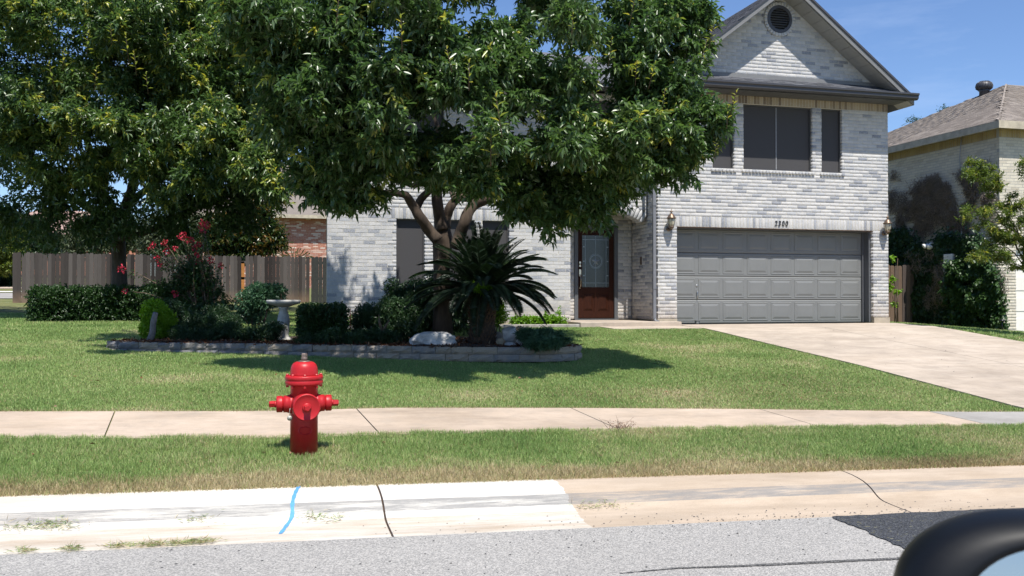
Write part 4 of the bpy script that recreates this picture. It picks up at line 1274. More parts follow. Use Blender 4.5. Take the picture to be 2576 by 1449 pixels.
# ------------------------------------------------------------------ second tree behind the clipped hedge
T2 = Vector((-3.62, 24.6, .12))
tree2 = thing("broadleaf_tree", T2, "dark green tree with its trunk behind the long clipped hedge", "tree")
mb = MB()
def q2(x, y, d=23.4): return atD(x, y, d)
mb.tube([T2 - Vector((0, 0, .2)), q2(301, 740), q2(300, 660), q2(298, 600), q2(300, 540)], [.26, .20, .17, .17, .20], 12, jit=.05); mb.build("trunk", M['bark_grey'], tree2)
for P, rad in (([(302, 590), (255, 545), (200, 510), (120, 460), (40, 420)], [.12, .10, .08, .06, .04]), ([(300, 560), (330, 480), (350, 380), (340, 250)], [.14, .12, .10, .06]), ([(300, 600), (350, 590), (430, 560), (520, 510), (600, 450)], [.10, .08, .07, .055, .04]), ([(298, 550), (250, 470), (220, 350)], [.12, .1, .06]), ([(310, 520), (420, 440), (520, 350), (600, 280)], [.10, .08, .06, .04])):
    m2 = MB(); m2.tube([q2(x, y, 23.3 - .2 * i) for i, (x, y) in enumerate(P)], rad, 8, jit=.06); m2.build("limb", M['bark_grey'], tree2)
b2 = [bl(-30, 560, 22, .8), bl(60, 555, 22, .8), bl(130, 560, 22, .7), bl(200, 570, 22, .6), bl(30, 600, 22.4, .35), bl(260, 550, 22, .7), bl(370, 545, 22, .7), bl(440, 560, 22, .6), bl(520, 545, 22, .7), bl(590, 540, 22, .75), bl(630, 500, 22, .7), bl(668, 500, 22.2, .4), bl(620, 560, 22.4, .35), bl(680, 430, 22, .5), bl(600, 470, 22, .9), bl(500, 470, 21.6, .9), bl(400, 480, 21.6, .9), bl(300, 480, 21.4, .9), bl(200, 480, 21.4, .9), bl(100, 480, 21.4, .9), bl(0, 480, 21.4, .9),
      bl(450, 580, 22.4, .3), bl(340, 590, 22, .3), bl(230, 600, 22.3, .3)]
for yy in (380, 280, 180, 80, -20):
    for xx in range(-60, 700, 95): b2.append(bl(xx + random.uniform(-30, 30), yy + random.uniform(-30, 30), random.uniform(20.6, 22.6), random.uniform(.8, 1.15)))
for k in range(26):
    th = random.uniform(0, 2 * math.pi); ph = math.asin(random.uniform(0, 1))
    b2.append((-3.4 + 5.2 * math.cos(th) * math.cos(ph), 25.2 + 3.8 * math.sin(th) * math.cos(ph), 5.6 + 5.0 * math.sin(ph), 1.3, 1.3, 1.1))
spray = [bl(700, 350, 19.2, 0.83), bl(640, 250, 19.7, 1.05), bl(560, 330, 19.3, 0.90), bl(560, 160, 20.1, 1.05), bl(480, 240, 19.7, 0.90), bl(420, 150, 20.1, 0.98), bl(440, 330, 19.3, 0.75), bl(360, 230, 19.8, 0.83), bl(300, 160, 20.1, 0.75), bl(330, 320, 19.4, 0.60), bl(230, 230, 19.8, 0.63), bl(170, 200, 19.9, 0.45), bl(190, 300, 19.5, 0.52), bl(640, 420, 18.9, 0.60), bl(700, 80, 20.5, 1.20), bl(550, 30, 20.7, 1.20), bl(420, 20, 20.7, 0.90), bl(660, 470, 18.7, 0.52), bl(520, 430, 18.9, 0.52)]
spray += [bl(60, 260, 19.6, .6), bl(30, 330, 19.8, .6), bl(90, 390, 20, .6), bl(180, 420, 20, .7), bl(300, 400, 19.8, .8), bl(420, 430, 20, .8), bl(20, 60, 19.6, .9), bl(110, 60, 19.4, .8), bl(600, 390, 20, .7), bl(330, 60, 19.2, .8)]
crown("crown", tree2, M['leaf_main'], lumpy(spray, 7, .38), 8500, 13, .135, .046, .32, .16, (-3.4, 24.4, 4.5), .85, .12, seed=22, droop=.15, yellow=.16)
crown("crown", tree2, M['leaf_main'], lumpy(b2, 5, .5), 16000, 10, .13, .052, .34, .03, (-3.4, 24.4, 4.5), .9, .12, seed=21, droop=.2)

# ------------------------------------------------------------------ stone-edged bed
bed_pts = [(-2.28, 14.72), (-2.12, 14.45), (-1.6, 14.18), (-.6, 13.88), (.4, 13.52), (1.5, 13.06), (2.6, 12.68), (3.4, 12.50), (4.0, 12.52), (4.42, 12.78), (4.62, 13.2), (4.60, 13.75), (4.40, 14.5), (4.2, 15.3), (3.7, 16.1), (2.8, 16.5), (1.5, 16.5), (.2, 16.2), (-.9, 15.8), (-1.8, 15.3), (-2.2, 15.0)]
def resample(P, n, closed=True):
    P = [Vector((*p, 0)) for p in P]; Q = []
    m = len(P)
    for i in range(m):
        p0, p1, p2, p3 = P[(i - 1) % m], P[i], P[(i + 1) % m], P[(i + 2) % m]
        for t in np.linspace(0, 1, 8, endpoint=False):
            t2, t3 = t * t, t ** 3
            Q.append(.5 * ((2 * p1) + (p2 - p0) * t + (2 * p0 - 5 * p1 + 4 * p2 - p3) * t2 + (3 * p1 - p0 - 3 * p2 + p3) * t3))
    return Q
BQ = resample(bed_pts, 0)
cum = [0]
for i in range(len(BQ)): cum.append(cum[-1] + (BQ[(i + 1) % len(BQ)] - BQ[i]).length)
def bed_at(s_):
    s_ %= cum[-1]
    k = max(0, min(len(BQ) - 1, int(np.searchsorted(cum, s_) - 1)))
    t = (s_ - cum[k]) / max(1e-6, cum[k + 1] - cum[k]); a_, b_ = BQ[k], BQ[(k + 1) % len(BQ)]
    return a_.lerp(b_, t), (b_ - a_).normalized()
def bed_top(x): return -.128 + .011 * (4.4 - x)
edging = thing("retaining_wall", (1.5, 13.1, -.3), "low curved retaining wall of grey and tan blocks round the planting bed", "garden wall")
def block_base(seed):
    r_ = random.Random(seed); v, f = [], []
    nx_, nz_ = 6, 4
    for j in range(nz_):
        for i in range(nx_):
            u_, w_ = i / (nx_ - 1) - .5, j / (nz_ - 1) - .5
            e = (i in (0, nx_ - 1)) or (j in (0, nz_ - 1))
            v.append((u_, (.10 if e else 0) + r_.uniform(-.05, .05), w_))
    for j in range(nz_ - 1):
        for i in range(nx_ - 1): a_ = j * nx_ + i; f.append((a_, a_ + 1, a_ + 1 + nx_, a_ + nx_))
    b_ = len(v); v += [(-.43, 1, -.5), (.43, 1, -.5), (.43, 1, .5), (-.43, 1, .5)]
    c = [0, nx_ - 1, nz_ * nx_ - 1, (nz_ - 1) * nx_]
    bot = list(range(0, nx_)); topr = list(range((nz_ - 1) * nx_, nz_ * nx_))
    f.append(tuple(bot[::-1] + [b_, b_ + 1])); f.append(tuple(topr + [b_ + 2, b_ + 3]))
    f.append(tuple([b_, 0] + [j * nx_ for j in range(1, nz_)] + [b_ + 3])); f.append(tuple([b_ + 1, b_ + 2] + [j * nx_ + nx_ - 1 for j in range(nz_ - 1, -1, -1)]))
    f.append((b_, b_ + 3, b_ + 2, b_ + 1))
    me = bpy.data.meshes.new("block"); me.from_pydata(v, [], f); me.materials.append(M['block']); me.update(); return me
blocks = [block_base(s_) for s_ in range(6)]
BHH = .104
for row in range(2):
    s_ = row * .16
    while s_ < cum[-1] - .1:
        w_ = random.choice((.30, .34, .36, .22) if row == 0 else (.33, .36, .30))
        p, t_ = bed_at(s_ + w_ / 2); top = bed_top(p.x) - row * BHH
        if row == 1 and gz(p.x, p.y) > top + .02: s_ += w_; continue
        n_ = Vector((t_.y, -t_.x, 0))      # outwards
        p = p + n_ * (.012 * row + random.uniform(-.006, .006))
        B = Matrix(((t_.x, -n_.x, 0, p.x), (t_.y, -n_.y, 0, p.y), (0, 0, 1, top - BHH / 2), (0, 0, 0, 1)))
        o = bpy.data.objects.new("block", random.choice(blocks)); COL.objects.link(o); o.parent = edging
        o.matrix_parent_inverse = Matrix.Translation(-edging.location)
        o.matrix_basis = B @ Matrix.Diagonal((w_ - .006, .20, BHH - .004, 1))
        o["tone"] = min(1, max(0, .25 + .5 * (1 - (p.x + 2.3) / 6.9) + random.uniform(-.25, .3)))
        s_ += w_
def bed_in(x, y, m=0.0):
    return point_in(x, y, BQX, BQY)
BQX = np.array([q.x for q in BQ]); BQY = np.array([q.y for q in BQ])
def point_in(x, y, PX, PY):
    x = np.asarray(x); y = np.asarray(y); ins = np.zeros(x.shape, bool); n = len(PX); j = n - 1
    for i in range(n):
        c = ((PY[i] > y) != (PY[j] > y)) & (x < (PX[j] - PX[i]) * (y - PY[i]) / (PY[j] - PY[i] + 1e-12) + PX[i]); ins ^= c; j = i
    return ins
# mulch surface with a gentle mound
gx_ = np.arange(-2.4, 4.75, .12); gy_ = np.arange(12.4, 16.6, .12)
A, Bm = np.meshgrid(gx_, gy_, indexing='ij'); Zm = bed_top(A) - .045 + .05 * fnoise(A * 1.3, Bm * 1.3, 4) + .035 * fnoise(A * 9, Bm * 9, 5)
Zm = np.where(point_in(A, Bm, BQX, BQY), Zm, -.9)
nx, ny = A.shape; idx = np.arange(nx * ny).reshape(nx, ny)
F = np.stack([idx[:-1, :-1], idx[1:, :-1], idx[1:, 1:], idx[:-1, 1:]], -1).reshape(-1, 4)
inside = (Zm > -.8).ravel(); F = F[inside[F].all(1)]
V_ = np.stack([A, Bm, Zm], -1).reshape(-1, 3)
# rim ribbon reaching to the blocks
o = link("mulch", np_mesh("mulch", V_, F, M['mulch'], smooth=True)); tag(o, kind="stuff")
mb = MB(); cxm, cym = 1.3, 14.4
for i in range(len(BQ)):
    a_, b_ = BQ[i], BQ[(i + 1) % len(BQ)]
    def inn(p, s): 
        d_ = Vector((cxm - p.x, cym - p.y, 0)); return Vector((p.x, p.y, 0)) + d_.normalized() * s
    q = [inn(a_, .10), inn(b_, .10), inn(b_, .5), inn(a_, .5)]
    mb.add([(p.x, p.y, bed_top(p.x) - .05 - (.03 if k_ > 1 else 0)) for k_, p in enumerate(q)], [(0, 1, 2, 3)])
tag(mb.build("mulch", M['mulch']), kind="stuff")
# bark chips and dry leaves on it
n = 9000
x = rng.uniform(-2.2, 4.6, n); y = rng.uniform(12.6, 15.5, n); k_ = point_in(x, y, BQX, BQY); x, y = x[k_], y[k_]
P = np.stack([x, y, bed_top(x) - .02 + rng.random(len(x)) * .02], 1); D = unit(np.stack([rng.normal(size=len(x)), rng.normal(size=len(x)), rng.random(len(x)) * .5], 1))
tn = np.where(rng.random(len(x)) < .12, .75 + .25 * rng.random(len(x)), .5 * rng.random(len(x)))
o = build_leaves("leaf_litter", None, M['leaf_dryred'], P, D, .05 + .05 * rng.random(len(x)), .02, tn, bend=0); 

# ------------------------------------------------------------------ grass
def grass_region(n, x0, x1, y0, y1, mask, h=.045, w=.007, name="grass", dens=None, dryf=None):
    x = rng.uniform(x0, x1, n); y = rng.uniform(y0, y1, n); k = mask(x, y); x, y = x[k], y[k]
    z = ground(x, y); d = np.hypot(x, y)
    ang = np.degrees(np.arctan2(x, y)); k = (ang > -17.5) & (ang < 47.5)
    if dens is not None: k &= rng.random(len(x)) < dens(x, y)
    x, y, z, d = x[k], y[k], z[k], d[k]; m = len(x)
    clump = fnoise(x * 7, y * 7, 9)
    hh = h * (.55 + .9 * clump) * (.7 + .6 * rng.random(m)); ww = w * (d / 8) ** .8 * (.7 + .6 * rng.random(m))
    th = rng.uniform(0, 2 * np.pi, m); lean = rng.normal(size=(m, 2)) * .45
    S = np.stack([np.cos(th), np.sin(th), np.zeros(m)], 1) * ww[:, None] * .5
    B_ = np.stack([x, y, z - .004], 1)
    Mid = B_ + np.stack([lean[:, 0] * hh * .35, lean[:, 1] * hh * .35, hh * .6], 1)
    T = B_ + np.stack([lean[:, 0] * hh, lean[:, 1] * hh, hh * (1 - .25 * np.abs(lean[:, 0]))], 1)
    V = np.stack([B_ - S, B_ + S, T], 1).reshape(-1, 3)
    F = (np.arange(m) * 3)[:, None] + np.array([[0, 1, 2]])
    patch = fnoise(x * .9, y * .9, 14)
    tone = np.clip(.12 + .75 * patch + rng.normal(size=m) * .17, 0, 1)
    dry = (dryf(x, y, patch) if dryf is not None else np.zeros(m))
    dry = (rng.random(m) < dry).astype(float) * (.6 + .4 * rng.random(m))
    o = link(name, np_mesh(name, V, F, M['grass'], tone, extra=dry))
    tag(o, kind="stuff"); return o
nearv = np.vectorize(sw_near); 
def yfar(x): return np.interp(x, [-8, -2.3, 0, 1.2, 3, 5, 7.5, 9], [9.05, 9.08, 9.02, 9.16, 9.10, 8.98, 8.72, 8.66])
def ynear(x): return np.interp(x, [-8, -2, 0, 1.5, 4, 6.4, 9], [7.95, 7.96, 7.84, 7.92, 7.95, 7.90, 7.84])
def strip_dry(x, y, p):
    e = (y - 6.57) / (.24 + .10 * fnoise(x * 2, y * 0, 31)); e2 = np.clip(1.25 - e, 0, 1)
    return np.clip(e2 * .95 + np.clip(p - .56, 0, 1) * 1.8 + .07, 0, .95)
grass_region(420000, -4, 8.66, 6.535, 8.02, lambda x, y: (y < ynear(x) + .035 + .03 * fnoise(x * 6, x * 0, 2)), .045, .0062, dryf=strip_dry)
def lawn_mask(x, y):
    ok = (y > yfar(x) - .02 - .03 * fnoise(x * 5, x * 0, 3)) & ~((x > 8.70) & (x < 14.24)) & ~point_in(x, y, BQX, BQY)
    ok &= ~((y > 17.2) & (x > 6.72)) & ~((y > 18.1) & (x > 1.15)) & ~((y > 14.6) & (x > 14.28) & (y > 20) & (x > 18.8))
    ok &= ~((y > 26.5))
    return ok
def lawn_dry(x, y, p):
    e = np.clip(1 - (y - yfar(x)) / .16, 0, 1)
    hot = np.exp(-(((x - 4.6) / 1.6) ** 2 + ((y - 9.9) / .55) ** 2)) * .38 + np.exp(-(((x - 6.8) / 1.2) ** 2 + ((y - 10.6) / 1.0) ** 2)) * .22
    return np.clip(e * .8 + hot + np.clip(p - .60, 0, 1) * 1.3 + .03, 0, .95)
grass_region(1500000, -5, 8.7, 8.6, 18.2, lawn_mask, .030, .0062, dens=lambda x, y: .8 * np.clip((9.8 / np.hypot(x, y)) ** 1.7, 0, 1), dryf=lawn_dry)
grass_region(150000, -9, 1.2, 18, 26.5, lawn_mask, .045, .009, dryf=lawn_dry)
grass_region(30000, 14.25, 19, 11, 24, lambda x, y: (x > 14.27) & ~((x > 18.75) & (y > 20)), .05, .009, dryf=lawn_dry)
# fallen leaves on the verge and lawn
n = 70; x = rng.uniform(-2.5, 7.5, n); y = np.where(rng.random(n) < .55, rng.uniform(6.6, 7.85, n), rng.uniform(9.2, 13, n)); k_ = ~point_in(x, y, BQX, BQY); x, y = x[k_], y[k_]
P = np.stack([x, y, ground(x, y) + .028], 1); D = unit(np.stack([rng.normal(size=len(x)), rng.normal(size=len(x)), .15 * rng.random(len(x))], 1))
o = build_leaves("fallen_leaves", None, M['leaf_dryred'], P, D, .035 + .03 * rng.random(len(x)), .02, .5 + .4 * rng.random(len(x)), bend=0)
# clippings blown into the gutter
def litter(pxl, n, sprd, name="grass_clippings"):
    Ps = []
    for _ in range(n):
        px, py = random.choice(pxl); p = onkerb(px, py)
        X = p.x + random.gauss(0, sprd); Y = min(6.5, max(5.62, p.y + random.gauss(0, .022))); Ps.append((X, Y, kz(Y) - GX * X + .004 + random.random() * .012))
    P = np.array(Ps); D = unit(np.stack([rng.normal(size=n), rng.normal(size=n) * .35, rng.random(n) * .45], 1))
    V, F = leaf_arrays(P, D, .02 + .035 * rng.random(n), .0035, .1, 0)
    o = link(name, np_mesh(name, V, F, M['grass'], np.repeat(rng.random(n), 2), extra=np.repeat((rng.random(n) < .45) * .8, 2))); tag(o, kind="stuff")
litter([(60, 1328), (120, 1325), (160, 1325)], 240, .06)
litter([(780, 1307), (840, 1307)], 110, .05); litter([(500, 1312)], 60, .06); litter([(1490, 1276), (1540, 1275)], 90, .06)
litter([(180, 1385), (60, 1390)], 200, .03); litter([(300, 1378), (380, 1374), (450, 1371), (510, 1366)], 620, .05)
# grit and pebbles
def grit(n, name, x0, x1, y0, y1, sz, zf, mat, bias=None):
    V, F = [], []
    for i in range(n):
        x = random.uniform(x0, x1); y = random.uniform(y0, y1); s_ = sz * random.uniform(.4, 1.3); z = zf(x, y)
        b_ = len(V)
        for (dx, dy_, dz) in ((1, 0, .3), (0, 1, .3), (-1, 0, .3), (0, -1, .3), (.1, .1, 1.0)):
            V.append((x + dx * s_ * random.uniform(.7, 1.3), y + dy_ * s_ * random.uniform(.6, 1.1), z + dz * s_ * .8 - .001))
        F += [(b_, b_ + 1, b_ + 4), (b_ + 1, b_ + 2, b_ + 4), (b_ + 2, b_ + 3, b_ + 4), (b_ + 3, b_, b_ + 4)]
    o = link(name, np_mesh(name, np.array(V), np.array(F), mat)); tag(o, kind="stuff")
grit(170, "road_grit", -1.4, 4.5, 4.6, 5.66, .0075, lambda x, y: rz(x, y), M['pebble'])
grit(150, "road_grit", .6, 5.5, 5.7, 6.0, .0065, lambda x, y: kz(y) - GX * x, M['pebble'])
grit(150, "road_grit", 2.6, 5.5, 5.60, 5.80, .007, lambda x, y: max(rz(x, y), kz(y) - GX * x) + .002, M['pebble'])
grit(60, "road_grit", -1.3, 5.5, 5.7, 6.5, .003, lambda x, y: kz(y) - GX * x, M['pebble'])
grit(30, "driveway_grit", 9, 13.5, 10, 17, .012, lambda x, y: gz(x, y) + .022, M['pebble'])

# weed in the sidewalk joint
wp_ = Vector((3.20, 8.0, gz(3.2, 8.0)))
weed = thing("weed", wp_, "dry brown weed growing from a joint of the sidewalk", "weed")
mb = MB()
for k in range(22):
    a_ = random.uniform(0, 6.28); l_ = random.uniform(.05, .17); b_ = wp_ + Vector((random.gauss(0, .05), random.gauss(0, .03), 0))
    mb.tube([b_, b_ + Vector((math.cos(a_) * l_ * .4, math.sin(a_) * l_ * .4, l_ * .5)), b_ + Vector((math.cos(a_) * l_ * .8, math.sin(a_) * l_ * .8, l_ * random.uniform(.3, 1)))], [.0022, .0016, .0008], 4)
mb.build("stem", M['stem'], weed)["kind"] = "stuff"
n = 160; P = np.array([list(wp_)] * n) + rng.normal(size=(n, 3)) * np.array([.07, .05, .03]) + np.array([0, 0, .03])
build_leaves("leaf", weed, M['leaf_dryred'], P, unit(rng.normal(size=(n, 3))), .02, .006, .4 + .5 * rng.random(n))

# ------------------------------------------------------------------ fire hydrant
HX, HY = .285, 7.40; HZ = gz(HX, HY) - .01
hyd = thing("fire_hydrant", (HX, HY, HZ), "bright red fire hydrant standing in the grass strip beside the sidewalk", "fire hydrant")
c = (HX, HY, HZ); hm = M['hydrant']
mb = MB(); mb.lathe([(.1065, 0), (.1065, .30), (.1065, .555), (.112, .562)], c, 40); mb.build("barrel", hm, hyd)
mb = MB(); mb.lathe([(.118, .552), (.143, .560), (.146, .566), (.146, .588), (.143, .592), (.143, .596), (.147, .600), (.147, .622), (.143, .628), (.112, .632)], c, 48); mb.build("flange", hm, hyd)
for k in range(8):
    a_ = k * math.pi / 4 + .39 - math.pi / 2 - .39
    m2 = MB(); Mx = Matrix.Translation(Vector(c) + Vector((.129 * math.cos(a_), .129 * math.sin(a_), 0)))
    m2.lathe([(.0125, .624), (.0125, .640), (.009, .644)], (0, 0, 0), 6, Mx, smooth=False); m2.lathe([(.012, .538), (.012, .556)], (0, 0, 0), 6, Mx, smooth=False)
    m2.build("bolt", hm, hyd)
mb = MB(); mb.lathe([(.110, .628), (.107, .64), (.106, .665), (.102, .692), (.093, .715), (.078, .730), (.060, .7375), (.0, .739)], c, 40); mb.build("bonnet", hm, hyd)
mb = MB(); mb.lathe([(.050, .736), (.050, .741), (.040, .745), (.030, .747)], c, 24); mb.lathe([(.0255, .745), (.0255, .768), (.024, .770)], c, 24)
mb.lathe([(.0245, .768), (.0245, .796), (.019, .803)], c, 5, smooth=False); mb.build("operating_nut", simple('worn_steel', (.20, .155, .13), .5, .3, 60, metal=.6), hyd)
NZ = .408
for sgn in (-1, 1):
    Mx = Matrix.Translation((HX, HY, HZ + NZ)) @ Matrix.Rotation(R(90) * sgn, 4, 'Y') @ Matrix.Rotation(0, 4, 'Z')
    m2 = MB(); m2.lathe([(.088, .085), (.074, .112), (.066, .135), (.066, .158)], (0, 0, 0), 32, Mx); m2.build("side_nozzle", hm, hyd)
    m2 = MB(); m2.lathe([(.056, .157), (.056, .165), (.064, .166), (.0645, .172), (.0645, .205), (.060, .212), (.030, .214)], (0, 0, 0), 32, Mx)
    m2.lathe([(.027, .212), (.026, .224), (.021, .228)], (0, 0, 0), 20, Mx); m2.lathe([(.0265, .226), (.026, .262), (.021, .268)], (0, 0, 0), 5, Mx, smooth=False)
    m2.build("nozzle_cap", hm, hyd)
Mx = Matrix.Translation((HX, HY, HZ + NZ - .012)) @ Matrix.Rotation(R(4), 4, 'Z') @ Matrix.Rotation(R(90), 4, 'X')
mb = MB(); mb.lathe([(.108, .06), (.100, .12), (.094, .15)], (0, 0, 0), 36, Mx); mb.build("pumper_nozzle", hm, hyd)
mb = MB(); mb.lathe([(.094, .148), (.1035, .150), (.105, .156), (.105, .185), (.100, .192), (.096, .193), (.094, .1905), (.036, .194)], (0, 0, 0), 44, Mx)
mb.lathe([(.036, .192), (.034, .204), (.027, .207)], (0, 0, 0), 24, Mx); mb.lathe([(.028, .205), (.0275, .238), (.022, .244)], (0, 0, 0), 5, Mx, smooth=False); mb.build("pumper_cap", hm, hyd)
# oval maker's plate, cast in relief
mb = MB(); Rb = .1068
for k in range(32):
    a0, a1 = 2 * math.pi * k / 32, 2 * math.pi * (k + 1) / 32
    q = []
    for a_, rr, off in ((a0, 1, .001), (a1, 1, .001), (a1, .9, .0045), (a0, .9, .0045), (a0, .8, .001), (a1, .8, .001)):
        u_ = .056 * rr * math.cos(a_) / Rb; w_ = .033 * rr * math.sin(a_)
        q.append((HX + (Rb + off) * math.sin(u_ + .04), HY - (Rb + off) * math.cos(u_ + .04), HZ + .205 + w_))
    mb.add(q, [(0, 1, 2, 3), (3, 2, 5, 4)])
mb.build("oval_emblem", hm, hyd)
mb = MB(); tp = Vector((HX - .112, HY - .075, HZ + .305))
mb.tube([(tp.x + .006, tp.y + .01, tp.z + .085), (tp.x, tp.y, tp.z + .06), (tp.x, tp.y - .004, tp.z + .02)], .0022, 5)
mb.lathe([(.020, -.0015), (.020, .0015)], (0, 0, 0), 20, Matrix.Translation(tp) @ Matrix.Rotation(R(90), 4, 'X')); mb.build("tag", M['tag'], hyd)

# ------------------------------------------------------------------ rocks
def rock(name, loc, sx, sy, sz, mat, label, seed, cat="rock", flat_=.0, group=None, rot=0):
    import bmesh
    bm = bmesh.new(); bmesh.ops.create_icosphere(bm, subdivisions=4, radius=1)
    from mathutils import noise as mn
    off = Vector((seed * 3.1, seed * 1.7, 0))
    r_ = random.Random(seed); cuts = [(Vector((r_.gauss(0, 1), r_.gauss(0, 1), r_.gauss(0, .7))).normalized(), r_.uniform(.62, .85)) for _ in range(9)]
    for v in bm.verts:
        p = v.co.copy()
        for n_, d_ in cuts:
            e = p.dot(n_) - d_
            if e > 0: p -= n_ * e * .9
        p *= 1 + .10 * mn.noise(p * 2.2 + off) + .035 * mn.noise(p * 7 + off)
        v.co = Vector((p.x * sx, p.y * sy, p.z * sz)) 
    me = bpy.data.meshes.new(name); bm.to_mesh(me); bm.free(); me.materials.append(mat)
    o = link(name, me); o.location = loc; o.rotation_euler = (0, 0, rot); return tag(o, label, cat, group)
def on_bed(px, d, dz=0):
    p = atD(px, 850, d); return Vector((p.x, p.y, bed_top(p.x) - .03 + dz))
rock("boulder", on_bed(1092, 13.45, .075), .36, .22, .155, M['rock_white'], "long white limestone boulder at the foot of the tree trunk", 3, "boulder", rot=-.1)
rock("boulder", on_bed(1282, 14.0, .16), .155, .13, .17, M['rock_white'], "upright pitted white rock leaning on smaller stones right of the sago palm", 5, "boulder")
rock("boulder", on_bed(1322, 13.8, .12), .13, .12, .15, M['rock_white'], "jagged white and grey rock next to the low fennel-like plants", 7, "boulder")
rock("boulder", on_bed(1249, 14.2, .11), .12, .10, .10, M['rock_grey'], "rounded grey rock between the sago trunk and the pitted white rock", 9, "boulder")
rock("boulder", on_bed(1306, 14.35, .17), .13, .10, .13, M['rock_tan'], "tan rock tucked behind the pitted white rock", 11, "boulder")
rock("boulder", on_bed(1283, 13.55, .03), .12, .09, .05, M['rock_white'], "small flat pale rock lying in front of the white rocks", 13, "boulder")
rock("boulder", on_bed(1262, 13.75, .05), .09, .08, .08, M['rock_tan'], "small brown-grey rock below the rounded grey rock", 15, "boulder")
rock("boulder", on_bed(457, 14.6, .08), .16, .12, .11, M['rock_grey'], "pale grey rock on the bed right of the lime green shrub", 17, "boulder")
rock("boulder", on_bed(600, 14.9, .05), .30, .16, .12, M['rock_grey'], "low dark rock half covered by creeping juniper", 19, "boulder")
pr = atD(892, 820, 15.2); rock("boulder", (pr.x, pr.y, -.06), .14, .1, .09, M['rock_grey'], "squarish pale stone between the box shrub and the leafless bush", 21, "boulder")
mb = MB(); p0 = on_bed(375, 13.9, -.02); p1 = atD(391, 787, 13.8)
mb.tube([p0, p0.lerp(p1, .35) + Vector((.015, 0, 0)), p0.lerp(p1, .7), p1], [.055, .05, .045, .042], 7, jit=.15)
o = mb.build("driftwood", simple('grey_driftwood', (.17, .16, .155), .9, .3, 20, .6), None, origin=p0); tag(o, "upright piece of grey driftwood in front of the lime green shrub", "driftwood")

# birdbath
bb0 = on_bed(713, 14.35, 0)
bbt = thing("birdbath", bb0, "pale cast stone birdbath standing on the bed between two shrubs", "birdbath")
mb = MB(); mb.lathe([(.15, 0), (.155, .035), (.12, .06), (.09, .085), (.080, .14), (.092, .25), (.098, .33), (.085, .42), (.062, .49), (.060, .52), (.085, .555)], bb0, 24); mb.build("pedestal", M['birdbath'], bbt)
mb = MB(); mb.lathe([(.07, .55), (.14, .575), (.24, .605), (.262, .625), (.265, .65), (.255, .665), (.235, .655), (.12, .61), (.0, .60)], bb0, 32); mb.build("bowl", M['birdbath'], bbt)

# ------------------------------------------------------------------ shrubs
def shrub(name, base, blobs, mat, label, cat, n, k, L, Wl, spread=.06, tone=.1, shell=.5, droop=.1, stems=4, group=None, yellow=0, gap=0, seed=0, stemh=None, sr=.012):
    t_ = thing(name, base, label, cat, group)
    if cat == 'ground cover': blobs = lumpy(blobs, 7, .42); n = int(n * .8); L *= 1.3; Wl *= 1.3
    B = np.array(blobs, float); cc = B[:, :3].mean(0)
    crown("foliage", t_, mat, blobs, n, k, L, Wl, spread, tone, (cc[0], cc[1], cc[2] - .3), shell, gap, droop, seed, .1, yellow)
    mb = MB()
    for i in range(stems):
        b_ = blobs[i % len(blobs)]; e = Vector(b_[:3]) + Vector((random.gauss(0, .05), random.gauss(0, .05), 0))
        s0 = Vector(base) + Vector((random.gauss(0, .04), random.gauss(0, .04), 0))
        mb.tube([s0, s0.lerp(e, .5) + Vector((random.gauss(0, .03), random.gauss(0, .03), .03)), e], [sr, sr * .75, sr * .4], 6)
    if stems: mb.build("stems", M['stem'], t_)["kind"] = "stuff"
    return t_
def box_blobs(x0, x1, y0, y1, z0, z1, r):
    out = []
    for x in np.arange(x0 + r * .6, x1 - r * .4, r):
        for y in np.arange(y0 + r * .6, y1 - r * .4, r):
            for z in np.arange(z0 + r * .6, z1 - r * .4, r): out.append((x, y, z, r * .75, r * .75, r * .75))
    return out
# long clipped hedge
hl, hr = atD(88, 790, 22.3), atD(560, 790, 22.3)
shrub("hedge", (hl.x + 1.5, 21.9, .05), box_blobs(-5.0, -1.2, 21.7, 22.9, .0, .92, .36), M['leaf_hedge'], "long dark green clipped hedge in front of the weathered fence", "hedge", 13000, 7, .055, .032, .08, .1, .5, gap=.05, seed=41, stems=0)
rb = on_bed(393, 14.35)
shrub("lime_shrub", rb, [bl(390, 790, 14.3, .21, .22), bl(385, 830, 14.3, .20, .16), bl(410, 810, 14.4, .2, .2)], M['leaf_lime'], "rounded lime green clipped shrub at the left end of the bed", "shrub", 1500, 7, .035, .022, .04, .15, .4, seed=42)
shrub("dark_shrub", on_bed(440, 14.7), [bl(435, 800, 14.7, .2, .3), bl(445, 840, 14.7, .2, .15)], M['leaf_dark'], "dark shrub pressed against the right side of the lime green shrub", "shrub", 700, 7, .05, .02, .05, .1, .6, seed=43)
shrub("blue_shrub", on_bed(650, 15.2), [bl(655, 750, 15.2, .28, .24), bl(625, 760, 15.1, .2, .22), bl(690, 740, 15.3, .2, .18), bl(640, 790, 15.2, .14, .16), bl(660, 735, 15.2, .2, .12), bl(612, 790, 15.2, .1, .1)], M['leaf_blue'], "blue-green shrub on bare stems left of the birdbath", "shrub", 1500, 7, .045, .022, .06, .05, .6, stems=9, seed=44)
shrub("box_shrub", on_bed(808, 14.6), box_blobs(atD(748, 800, 14.6).x, atD(872, 800, 14.6).x, 14.0, 14.6, -.02, .53, .22), M['leaf_hedge'], "squared dark green box shrub right of the birdbath", "shrub", 3000, 7, .036, .022, .05, .05, .5, gap=.12, seed=45)
jun = lambda px, py, d, r: bl(px, py, d, r, r * .45)
